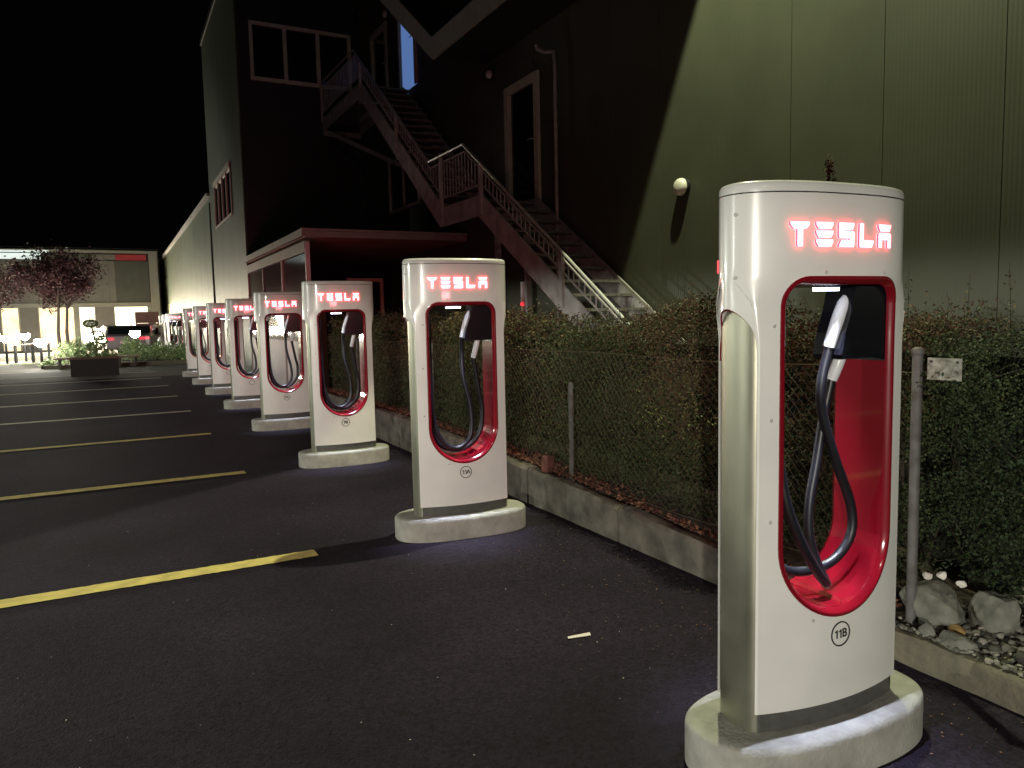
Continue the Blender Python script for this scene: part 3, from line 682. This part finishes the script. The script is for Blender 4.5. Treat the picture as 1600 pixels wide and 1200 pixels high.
def addh(y0, y1, cnt, size, seed):
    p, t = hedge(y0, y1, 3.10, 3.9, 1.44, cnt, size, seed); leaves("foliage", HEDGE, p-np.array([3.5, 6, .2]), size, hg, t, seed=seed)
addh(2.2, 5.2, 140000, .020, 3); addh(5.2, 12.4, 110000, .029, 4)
bm_ = MB(); r = random.Random(5)
for k in range(300):
    y = r.uniform(2.3, 12.2); x = r.uniform(3.25, 3.7); z = .15; pts = [(x, y, z)]
    for q in range(4): x += r.uniform(-.07, .05); y += r.uniform(-.09, .09); z += r.uniform(.2, .38); pts.append((x, y, min(z, 1.5)))
    bm_.tube([(a-3.5, b-6, c-.2) for a, b, c in pts], [.007, .006, .005, .003, .002], 4, False)
for k in range(1500):   # bare twigs through the leaves
    y = r.uniform(1.0, 12.2); x = r.uniform(3.1, 3.4) if y > 2.2 else r.uniform(3.3, 3.5); z = r.uniform(.25, 1.45); a = r.uniform(0, 2*PI); l = r.uniform(.08, .25)
    bm_.tube([(x-3.5, y-6, z-.2), (x+r.uniform(-.06, .06)-3.5, y+l*math.cos(a)-6, z+abs(l*math.sin(a))-.2)], [.002, .001], 3, False)
stuff(bm_.build("stems", TWIG, hg))
g = np.random.default_rng(91); q = g.normal(0, 1, (700, 3))*np.array([.04, .26, .12])+np.array([3.24, 3.95, .82])
leaves("lit_hedge_patch", leafmat("lit_patch_leaves", [(0, (.09, .12, .03)), (1, (.34, .38, .12))]), q-np.array([3.5, 6, .2]), .022, hg, seed=92)  # leaf colour brightened to imitate a lit green patch in the hedge
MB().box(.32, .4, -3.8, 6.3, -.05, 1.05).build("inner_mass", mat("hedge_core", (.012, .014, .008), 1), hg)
h2 = thing("hedge", "dense green hedge right of the nearest charger, above the boulders", "hedge", (3.7, 1.2, .15))
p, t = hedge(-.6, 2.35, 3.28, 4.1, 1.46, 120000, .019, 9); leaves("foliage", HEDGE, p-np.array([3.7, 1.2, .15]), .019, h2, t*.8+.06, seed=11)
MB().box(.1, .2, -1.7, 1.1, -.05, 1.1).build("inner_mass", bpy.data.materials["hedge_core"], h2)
# tall weeds poking out of the hedge top
wd_ = MB(); r = random.Random(8); lp = []
for k in range(46):
    y = r.choice([r.uniform(1.2, 3.0), r.uniform(3.4, 5.2)]); x = r.uniform(3.5, 4.0); a = r.uniform(-.12, .12); h = r.uniform(.08, .30) if y < 3 else r.uniform(.05, .2)
    P = [(x, y, 1.35), (x+a*.3, y+a*.5, 1.42+h*.5), (x+a*.6, y+a, 1.42+h)]; wd_.tube(P, [.003, .002, .001], 3, False)
    for q in range(int(6+h*50)): f = r.uniform(.3, 1); lp.append((x+a*.6*f+r.gauss(0, .012), y+a*f+r.gauss(0, .012), 1.38+h*f))
wt = thing("tall_weeds", "thin weeds and shoots sticking up above the hedge top", "weeds", (3.7, 3, 1.3))
stuff(MB().add([(x-3.7, y-3, z-1.3) for x, y, z in wd_.v], wd_.f).build("stems", TWIG, wt))
leaves("leaves", HEDGE, np.array(lp)-np.array([3.7, 3, 1.3]), .018, wt, seed=5)
# dry plant seen above the nearest charger
dpn = thing("dry_seed_plant", "dry brown seed head and twigs rising just above the nearest charger", "plant", (3.6, 2.99, .2)); b = MB(); r = random.Random(12)
b.tube([(0, 0, 0), (.01, .01, 1.2), (0, 0, 1.98), (.0, 0, 2.1)], [.006, .005, .004, .002], 5)
lp = []
for k in range(30):
    a = r.uniform(-.19, .17); z = 1.93+.06*math.cos(a*9)+r.uniform(-.02, .02); b.tube([(0, .0, 1.9), (r.uniform(-.02, .02), -a*.6, z+.03), (r.uniform(-.03, .03), -a, z)], [.004, .003, .002], 4, False)
    lp.append((0, -a, z))
for k in range(150): lp.append((r.gauss(0, .014), r.gauss(-.0, .014), 2.08+r.gauss(0, .032)))
for k in range(120): a = r.uniform(-.17, .17); lp.append((r.gauss(0, .02), -a, 1.93+.05*math.cos(a*12)+r.gauss(0, .015)))
b.build("twigs", TWIG, dpn); leaves("seed_heads", leafmat("dry_seed", [(0, (.03, .015, .01)), (.8, (.09, .05, .03)), (1, (.3, .24, .16))], .9), lp, .02, dpn, seed=2)

fn = thing("chain_link_fence", "rusty chain link fence on grey steel posts in front of the hedge", "fence", (3.0, 4, .2))
fence_posts = [(2.03, .021, 1.30), (4.79, .02, .98), (7.6, .02, 1.22), (10.4, .02, 1.22)]
PG = mat("grey_post", (.15, .15, .155), .7, .1, nscale=14, col2=(.07, .065, .06))
for y, rd, zt in fence_posts:
    MB().tube([(0, y-4, -.1), (0, y-4, zt-.2), (0, y-4, zt-.19)], [rd, rd, rd*.6], 12).build("post", PG, fn, 50)
MB().ball((0, 2.03-4, 1.30-.19), (.027), (1, 1, .8)).build("post_cap", PG, fn, 60)
wm = MB(); cell = .062
def wire(a, b, rd=.0013): wm.tube([a, b], rd, 3, False)
y0, y1, z0, z1 = 2.06, 12.0, .27, 1.22
r = random.Random(3)
import itertools
H = z1-z0
k = int((y1-y0+H)/cell)
for i in range(-int(H/cell)-1, k):
    for sgn in (1, -1):
        ya = y0+i*cell if sgn == 1 else y0+i*cell+H
        P0 = [ya, z0]; P1 = [ya+sgn*H, z1]
        # clip to the fence length
        pts = []
        for q in range(9):
            f = q/8; yy = P0[0]+(P1[0]-P0[0])*f; zz = P0[1]+(P1[1]-P0[1])*f
            if y0 <= yy <= y1: pts.append((.022*math.sin(yy*2.1+zz*3)+.01*math.sin(yy*9), yy-4, zz-.2))
        if len(pts) > 1: wm.tube(pts, .0009, 3, False)
stuff(wm.build("wire_mesh", mat("rusty_wire", (.12, .095, .065), .7, .2), fn))
wl = MB()
for z in (.27, 1.22): wl.tube([(.01*math.sin(q), 2.05+q*.5-4, z-.2+.01*math.sin(q*1.7)) for q in range(21)], .0013, 4, False)
wl.build("tension_wire", bpy.data.materials["rusty_wire"], fn)
sg = thing("sign_plate", "small weathered white plate fixed on the fence beside the grey post", "sign", (2.965, 1.89, 1.245))
MB().box(-.002, .002, -.072, .072, -.045, .045).build("plate", SIGNM, sg, bevel=.001)
MB().box(-.004, -.0022, -.06, -.05, .025, .035).build("fixing", BLACK, sg); MB().box(-.004, -.0022, .05, .06, .025, .035).build("fixing", BLACK, sg)
lp = np.stack([nr.normal(2.955, .012, 60), nr.uniform(1.80, 1.99, 60), nr.normal(1.19, .03, 60)], 1)
leaves("leaves_on_sign", HEDGE, lp-np.array([3.7, 1.2, .15]), .02, h2, nr.uniform(0, .4, 60), seed=77)

# boulders and stones
def rock(c, s, seed, label, cat="boulder", nm="boulder", m=ROCK):
    import bmesh
    bm = bmesh.new(); bmesh.ops.create_icosphere(bm, subdivisions=4, radius=1); r = random.Random(seed)
    pl = [Vector((r.gauss(0, 1), r.gauss(0, 1), r.gauss(0, 1))).normalized() for _ in range(22)]; of = [r.uniform(.62, .92) for _ in pl]
    from mathutils import noise
    for v in bm.verts:
        d = v.co.normalized(); k = min([o/max(d.dot(q), 1e-3) for q, o in zip(pl, of) if d.dot(q) > .05]+[1.05]); k = min(k, 1.05)
        v.co = d*(k+.07*noise.noise(d*3+Vector((seed, 0, 0)))+.02*noise.noise(d*11)); v.co = Vector((v.co.x*s[0], v.co.y*s[1], v.co.z*s[2]))
    me = bpy.data.meshes.new(nm); bm.to_mesh(me); bm.free(); me.materials.append(m)
    me.polygons.foreach_set("use_smooth", [True]*len(me.polygons)); me.set_sharp_from_angle(angle=math.radians(28))
    o = bpy.data.objects.new(nm, me); COL.objects.link(o); o.location = c; return tag(o, label, cat)
rock((3.07, 1.96, .20), (.125, .155, .115), 3, "larger grey boulder at the foot of the fence post")
rock((3.20, 1.80, .21), (.11, .10, .12), 8, "second grey boulder with a white vein, right of the larger one")
rock((2.935, 1.79, .14), (.06, .075, .05), 15, "flat grey stone lying on the kerb before the boulders", "stone", "stone")
rock((3.02, 1.84, .15), (.04, .04, .04), 21, "ochre stone wedged between the two boulders", "stone", "stone", mat("ochre_rock", (.34, .22, .08), .9, nscale=12, namt=.4))
rock((2.93, 1.91, .15), (.035, .035, .035), 25, "small grey stone between kerb and larger boulder", "stone", "stone")
rock((3.27, 1.66, .20), (.05, .035, .02), 30, "flat pale stone right of the boulders", "stone", "stone", FLAKE)
for k, (x, y, z) in enumerate(((3.09, 2.02, .325), (3.12, 1.97, .335), (3.13, 1.89, .32))):
    rock((x, y, z), (.022, .022, .018), 40+k, ["white pebble resting on top left of the larger boulder", "white pebble in the middle of the larger boulder's top", "white pebble at the right end of the larger boulder's top"][k], "pebble", "pebble", FLAKE)
def pebbles(name, n, fx, sz, label, seed):
    g = np.random.default_rng(seed); base = []
    t = (1+5**.5)/2
    ico = np.array([(-1, t, 0), (1, t, 0), (-1, -t, 0), (1, -t, 0), (0, -1, t), (0, 1, t), (0, -1, -t), (0, 1, -t), (t, 0, -1), (t, 0, 1), (-t, 0, -1), (-t, 0, 1)])/2
    F = np.array([(0, 11, 5), (0, 5, 1), (0, 1, 7), (0, 7, 10), (0, 10, 11), (1, 5, 9), (5, 11, 4), (11, 10, 2), (10, 7, 6), (7, 1, 8), (3, 9, 4), (3, 4, 2), (3, 2, 6), (3, 6, 8), (3, 8, 9), (4, 9, 5), (2, 4, 11), (6, 2, 10), (8, 6, 7), (9, 8, 1)])
    pos = fx(g, n); s = sz*g.uniform(.4, 1.5, (n, 1, 1))**1.4*np.array([1, 1, .65])*g.uniform(.7, 1.3, (n, 1, 3))
    v = pos[:, None, :]+ico[None]*s*g.uniform(.8, 1.2, (n, 12, 1)); f = F[None]+np.arange(n)[:, None, None]*12
    me = bpy.data.meshes.new(name); me.from_pydata(v.reshape(-1, 3).tolist(), [], f.reshape(-1, 3).tolist())
    a = me.attributes.new("tone", 'FLOAT', 'FACE'); a.data.foreach_set("value", np.repeat(g.uniform(0, 1, n)**1.3, 20).astype('f')); me.polygons.foreach_set("use_smooth", [True]*len(me.polygons))
    me.materials.append(PEB); o = bpy.data.objects.new(name, me); COL.objects.link(o); stuff(o); return o
pebbles("gravel", 5200, lambda g, n: np.stack([g.uniform(3.0, 3.75, n), g.uniform(.5, 1.98, n), .125+g.uniform(0, .03, n)], 1), .017, "", 4)
pebbles("kerb_grit", 260, lambda g, n: np.stack([2.90+np.abs(g.normal(0, .05, n)), g.uniform(1.2, 2.2, n), .13+g.uniform(0, .01, n)], 1), .010, "", 6)
# fallen leaves on the wall top and bed edge, and scraps on the asphalt
n = 5200; yy = nr.uniform(2.1, 12.2, n); zt = np.interp(yy, [2.15, 3.99, 5.22, 6.6, 8.3, 12.5], zs[:5]+[.36])
xx = 2.93+np.abs(nr.normal(0, .1, n)); m_ = xx < 3.3; stuff(leaves("fallen_leaves", LITTER, np.stack([xx, yy, zt+.012+nr.uniform(0, .02, n)], 1)[m_], .032, flat=.7, seed=31))
n = 900; a = np.abs(nr.normal(0, .5, n)); yy = nr.uniform(.2, 9, n); p = np.stack([2.82-a*.9, yy, np.full(n, .006)], 1)
leaves("asphalt_litter", LITTER, p, .010, flat=.92, tone=nr.uniform(.6, 1, n), seed=32)
n = 90; p = np.stack([nr.uniform(-1, 2.8, n), nr.uniform(1.5, 7, n), np.full(n, .006)], 1)
leaves("asphalt_scraps", FLAKE, p, .007, flat=.92, seed=33)
tag(MB().add([(0, 0, .006), (.11, -.022, .006), (.118, -.002, .012), (.008, .018, .008)], [(0, 1, 2, 3)]).build("paper_scrap", FLAKE, loc=(1.77, 2.88, 0)), "small pale slip of paper lying alone on the asphalt", "litter")
tag(MB().box(-.04, .04, -.035, .035, -.06, .075).build("brick_stub", mat("brick_red", (.16, .06, .045), .9, nscale=20, namt=.5), loc=(2.94, 5.05, .33), rot=(0, .1, .2), bevel=.012), "reddish stone stub on the wall beside charger 11A", "stone")

# ------------------------------------------------------------------ far side: planting bed, planter, bench, trees, cars, shops
struct(MB().add([(-70, 25.0, .003), (3, 23.6, .003), (3, 34.1, .003), (-70, 34.1, .003)], [(0, 1, 2, 3)]).build("lit_ground_sheet", mat("lit_ground_tan", (.13, .118, .10), .85, nscale=1.4, namt=.45, bump=.5, bscale=60)))  # pale sheet whose colour stands in for lamplight on the far asphalt
bed = struct(MB().box(-2.15, 4, 30.2, 33.8, 0, .12).build("far_bed", SOIL))
kb = struct(bpy.data.objects.new("far_kerb", None)); COL.objects.link(kb); kb.location = (0, 30, 0)
for k in range(5): MB().box(-2.2+k*1.0, -1.21+k*1.0, .0, .18, 0, .14).build("kerb_stone", KERB, kb)
struct(MB().add([(-14, 34.2, .006), (9, 34.2, .006), (9, 49.9, .006), (-14, 49.9, .006)], [(0, 1, 2, 3)]).build("pavement", mat("far_paving", (.34, .31, .25), .8, nscale=3, namt=.25)))
struct(MB().add([(-14, 34.2, .010), (-2.6, 34.2, .010), (-2.6, 36.2, .010), (-14, 36.2, .010)], [(0, 1, 2, 3)]).build("grass_strip", mat("grass_green", (.12, .14, .05), .9, nscale=20, namt=.4)))
def plants(nm, label, c, rx, ry, h, n, seed, up=True):
    g = np.random.default_rng(seed); t = thing(nm, label, "plants", c)
    x = g.normal(0, rx*.5, n); y = g.normal(0, ry*.5, n); f = np.maximum(.15, 1-(x/rx)**2*.5+.35*np.sin(x*7+seed)*np.sin(y*5)); z = g.uniform(0, 1, n)**.7*h*f
    leaves("leaves", GRNL, np.stack([x, y, z], 1), .10, t, np.clip(g.uniform(0, 1, n), 0, 1), aspect=.35, seed=seed); return t
plants("ground_plants", "tall pale green planting left of the dark planter", (-1.3, 31.6, .1), .75, .8, .75, 2600, 1)
plants("ground_plants", "green planting spreading right of the bench end, before the far chargers", (1.5, 32.0, .1), 1.1, .8, .55, 4200, 2)
plants("ground_plants", "bushy green planting below the right path light", (.55, 32.8, .1), .5, .7, .75, 2200, 3)
plants("ground_plants", "small plants round the foot of the left path light", (-2.1, 30.45, .1), .2, .2, .22, 350, 4)
plants("ground_plants", "low plants at the right edge of the bed by the eighth charger", (2.35, 31.5, .1), .5, .8, .5, 1800, 6)
pl = thing("planter_box", "dark rusty rectangular planter on the asphalt in front of the bed", "planter", (-.57, 25.6, 0))
f = MB(); f.box(-.62, .62, -.45, -.40, 0, .5); f.box(-.62, .62, .40, .45, 0, .5); f.box(-.62, -.57, -.399, .399, 0, .5); f.box(.57, .62, -.399, .399, 0, .5); f.build("box", PLANTER, pl)
f = MB(); f.box(-.64, .64, -.47, -.38, .501, .55); f.box(-.64, .64, .38, .47, .501, .55); f.box(-.64, -.55, -.379, .379, .501, .55); f.box(.55, .64, -.379, .379, .501, .55); f.build("rim", mat("rust_rim", (.13, .055, .04), .8, nscale=8, namt=.3), pl)
MB().box(-.56, .56, -.39, .39, .3, .48).build("soil", SOIL, pl)
tp = thing("topiary_bush", "clipped bush of stacked balls growing in the dark planter", "bush", (-.50, 25.6, .48)); g = np.random.default_rng(3); ps = []
MB().tube([(-.02, 0, 0), (.0, 0, .45), (-.1, 0, 1.0)], [.03, .025, .02], 7).build("stem", BARK, tp)
for (x, z, r_, n) in ((-.12, 1.05, .20, 800), (.05, .70, .20, 600), (.16, .55, .16, 400), (-.05, .38, .24, 800), (-.42, .10, .2, 600), (.30, .12, .24, 700), (-.08, .1, .15, 300)):
    d = g.normal(size=(n, 3)); d /= np.linalg.norm(d, axis=1)[:, None]; ps.append(d*(r_*g.uniform(.5, 1, (n, 1))**.5)*np.array([1, 1, .62 if n in (800, 700) else .9])+np.array([x, 0, z]))
leaves("leaves", GRNL, np.concatenate(ps), .05, tp, np.full(sum(map(len, ps)), .1)+g.uniform(0, .25, sum(map(len, ps))), seed=4)
be = thing("bench", "long low wooden bench running behind the dark planter", "bench", (-.6, 29.7, 0))
for k in range(3): MB().box(-1.28, 1.35, -.2+k*.14, -.08+k*.14, .34, .40).build("slat", WOOD, be)
for x in (-1.1, -.2, .7, 1.2): MB().box(x-.04, x+.04, -.18, .2, 0, .339).build("leg", DCONC, be)
def path_light(x, y, label, P, h=1.05):
    t = thing("path_light", label, "path light", (x, y, 0), 0, "glowing path lights on dark posts")
    MB().tube([(0, 0, 0), (0, 0, h-.22)], .045, 8).build("post", BLACK, t, 50)
    MB().tube([(0, 0, h-.28), (0, 0, h-.16), (0, 0, h-.02)], [.08, .20, .19], 12).build("glowing_head", BULB, t, 50)
    MB().tube([(0, 0, h-.018), (0, 0, h+.02)], [.16, .05], 12).build("lid", BLACK, t, 50)
path_light(-2.28, 30.6, "glowing path light left of the long bench", 220)
path_light(.72, 34.0, "glowing path light before the dark cars", 480, 1.22)
path_light(-.95, 36.6, "bright path light behind the topiary", 200, 1.15)
path_light(-3.86, 36, "bright path light between the outdoor tables, left of the trees", 80, 1.15)
path_light(-3.35, 37.5, "path light right of the tables, before the grey pier", 70, 1.2)
path_light(-4.35, 37, "leftmost path light at the edge of view", 60, 1.3)
for k, (x, y) in enumerate(((-3.3, 36.4), (-2.85, 38.0))):
    t = thing("outdoor_table", ["low outdoor table beside the left path lights", "outdoor table in front of the grey pier"][k], "table", (x, y, 0), 0, "outdoor tables by the shop")
    MB().box(-.35, .35, -.3, .3, .72, .77).build("table_top", WOOD, t)
    for a in (-.3, .3):
        for b_ in (-.25, .25): MB().box(a-.035, a+.035, b_-.035, b_+.035, 0, .719).build("leg", BLACK, t)
def tree(x, y, label, stems, cx, cz, rx, rz_, n, seed):
    t = thing("red_leaved_tree", label, "tree", (x, y, 0), 0, None); g = np.random.default_rng(seed); r = random.Random(seed)
    b = MB()
    for sx in stems:
        b.tube([(sx, 0, 0), (sx-.03, 0, 1.2), (sx+.05, 0, 2.3)], [.09, .07, .055], 7)
        for k in range(9):
            a = r.uniform(-1, 1); b.tube([(sx+.04, 0, 2.2+.05*k), (sx+a*.8, r.uniform(-.5, .5), 2.9+.1*k), (sx+a*rx*.8, r.uniform(-.8, .8), 3.5+.12*k)], [.035, .022, .008], 5)
    b.build("trunk", BARK, t, 60)
    c = []
    for k in range(60):
        d = g.normal(size=3); d /= np.linalg.norm(d); q = np.array([cx, 0, cz])+d*np.array([rx, rx*.8, rz_])*g.uniform(.3, .95)
        c.append(q+g.normal(0, .20, (n//60, 3)))
    p = np.concatenate(c); leaves("crown", REDL, p, .13, t, np.clip(g.normal(.45, .3, len(p))-.0, 0, 1), seed=seed)
tree(-2.15, 39.5, "twin trunked tree with dark red leaves before the shop front", (-.05, .28), .1, 3.55, 1.95, 1.3, 9600, 5)
tree(-4.95, 40.5, "thinner red leaved tree cut by the left picture edge", (-.6,), .35, 3.3, 1.3, .95, 2600, 6)
def car(x, y, rz, label, seed):
    t = thing("parked_car", label, "car", (x, y, 0), rz, "dark cars parked by the shop")
    prof = [(-2.1, .35), (-2.15, .6), (-2.1, .92), (-1.75, .98), (-1.25, 1.38), (-.2, 1.45), (.55, 1.36), (1.15, .98), (1.9, .85), (2.1, .65), (2.12, .35)]
    rings = [[(w*(1-.36*max(0, (z-.9)/.55)), yy, z) for yy, z in prof] for w in (-.85, -.80, 0, .80, .85)]
    rings[0] = [(-.85*(1-.36*max(0, (z-.9)/.55)), yy*.98, .35+(z-.35)*.96) for yy, z in prof]; rings[4] = [(-p[0], p[1], p[2]) for p in rings[0]]
    MB().loft(rings).build("body", CARP, t, 35)
    MB().loft([[(s*.70, -1.80, 1.0), (s*.62, -1.34, 1.345)] for s in (-1, 1)], False, False, False).build("rear_window", GLASSD, t, loc=(0, -.03, .01))
    for s in (-1, 1):
        MB().prism([(-1.2, .97), (-1.0, 1.28), (.45, 1.28), (.95, .97)], 'x', s*.765, s*.825).build("side_window", GLASSD, t)
        MB().box(min(s*.52, s*.80), max(s*.52, s*.80), -2.17, -2.10, .74, .86).build("tail_light", TAIL, t)
        for q in (-1.35, 1.3):
            w = MB().tube([(s*.70, q, .33), (s*.88, q, .33)], .33, 18).build("wheel", TYRE, t, 40); MB().tube([(s*.881, q, .33), (s*.89, q, .33)], .2, 10).build("rim", RIM, w)
    MB().box(-.26, .26, -2.19, -2.151, .58, .68).build("number_plate", mat("plate_pink", (.5, .3, .3), .5), t)
    return t
car(.08, 42.5, .18, "dark car seen from behind with red rear lights, left of the two", 1)
car(1.45, 42.8, -.35, "dark estate car parked right, tail light by the far chargers", 2)
nb = thing("brown_hoarding", "reddish brown panel standing between cars and far chargers", "panel", (1.55, 45.5, 0))
for k in range(2): MB().box(-.52, .62, -.03, .03, .9+.62*k, 1.5+.62*k).build("board", mat("brown_board%d" % k, (.26, .13, .12), .7, nscale=4, namt=.25), nb)
for x in (-.5, .6): MB().box(x-.03, x+.03, .031, .09, 0, 2.1).build("post", BLACK, nb)
bt = thing("white_bollard", "small pale bollard with rounded head beside the far chargers", "bollard", (1.62, 33.2, 0))
MB().tube([(0, 0, 0), (0, 0, .62)], .05, 8).build("stem", WPAN, bt, 50); MB().ball((0, 0, .78), .15, (.8, .8, 1.15)).build("head", WPAN, bt, 60)

sb = thing("shop_building", "two storey shop across the road with lit ground floor windows", "building", (0, 50, 0))
def fx(x0, x1, z0, z1, nm, m, d=0., th=.12, par=None): return MB().box(x0, x1, -d, -d+th, z0, z1).build(nm, m, par or sb)
MB().box(-18, 2.6, .13, 8, 0, 5.9).build("wall_core", DWALL, sb)
for a, c, m in ((-10, -7.6, FACU), (-7.59, -5.05, FACU), (-5.04, -3.2, FACU), (-3.19, -1.8, FACU), (-1.79, -.1, FACU), (-.09, .22, FACU), (.23, 2.0, FACD)):
    fx(a, c, 2.75, 5.15, "upper_panel", m)
fx(-10, 2.02, 2.50, 2.74, "lintel_band", FACL, .05, .17)
fx(2.03, 2.5, 0, 5.75, "pilaster", FACL, .12, .24)
fx(-10, 2.02, 5.60, 5.75, "roof_edge", FACL, .15, .27)
fx(-10, -3.4, 5.20, 5.52, "light_band", BANDW); fx(-3.39, -.9, 5.20, 5.52, "light_band", FACD); fx(-.89, .3, 5.2, 5.52, "light_band", FACU); fx(.31, 1.9, 5.2, 5.52, "light_band", BANDR)
fx(-10, -3.0, 5.56, 5.68, "light_tube", BANDW, .16, .01)
for a, c in ((-3.74, -1.96), (-1.77, -.90), (-5.5, -4.62), (.03+.0, 1.86), (-8.5, -6.6)):
    m = SHOPW if a > -1.9 else SHOP
    w = fx(a, c, .12, 2.49, "shop_window", m, -.04, .05)
    for x in (a, c-.05): MB().box(x, x+.05, -.04, .03, .12, 2.49).build("frame", FACL, w)
for a, c in ((-4.61, -3.75), (-1.955, -1.775), (-.895, .025), (1.865, 2.02), (-6.59, -5.51)):
    fx(a, c, 0, 2.49, "pier", FACU if c-a > .3 else FACL)
for a, c in ((-3.74, -1.96), (-1.77, -.90), (-5.5, -4.62), (.03, 1.86)): fx(a, c, 0, .11, "plinth", FACD)
for x, P in ((-5, 420), (-2.8, 560), (-1.2, 380), (.9, 560)):
    l = lamp("shop_glow", 'AREA', (x, 49.2, 1.5), P, (1, .88, .62), 1.4, (x, 40, .5))
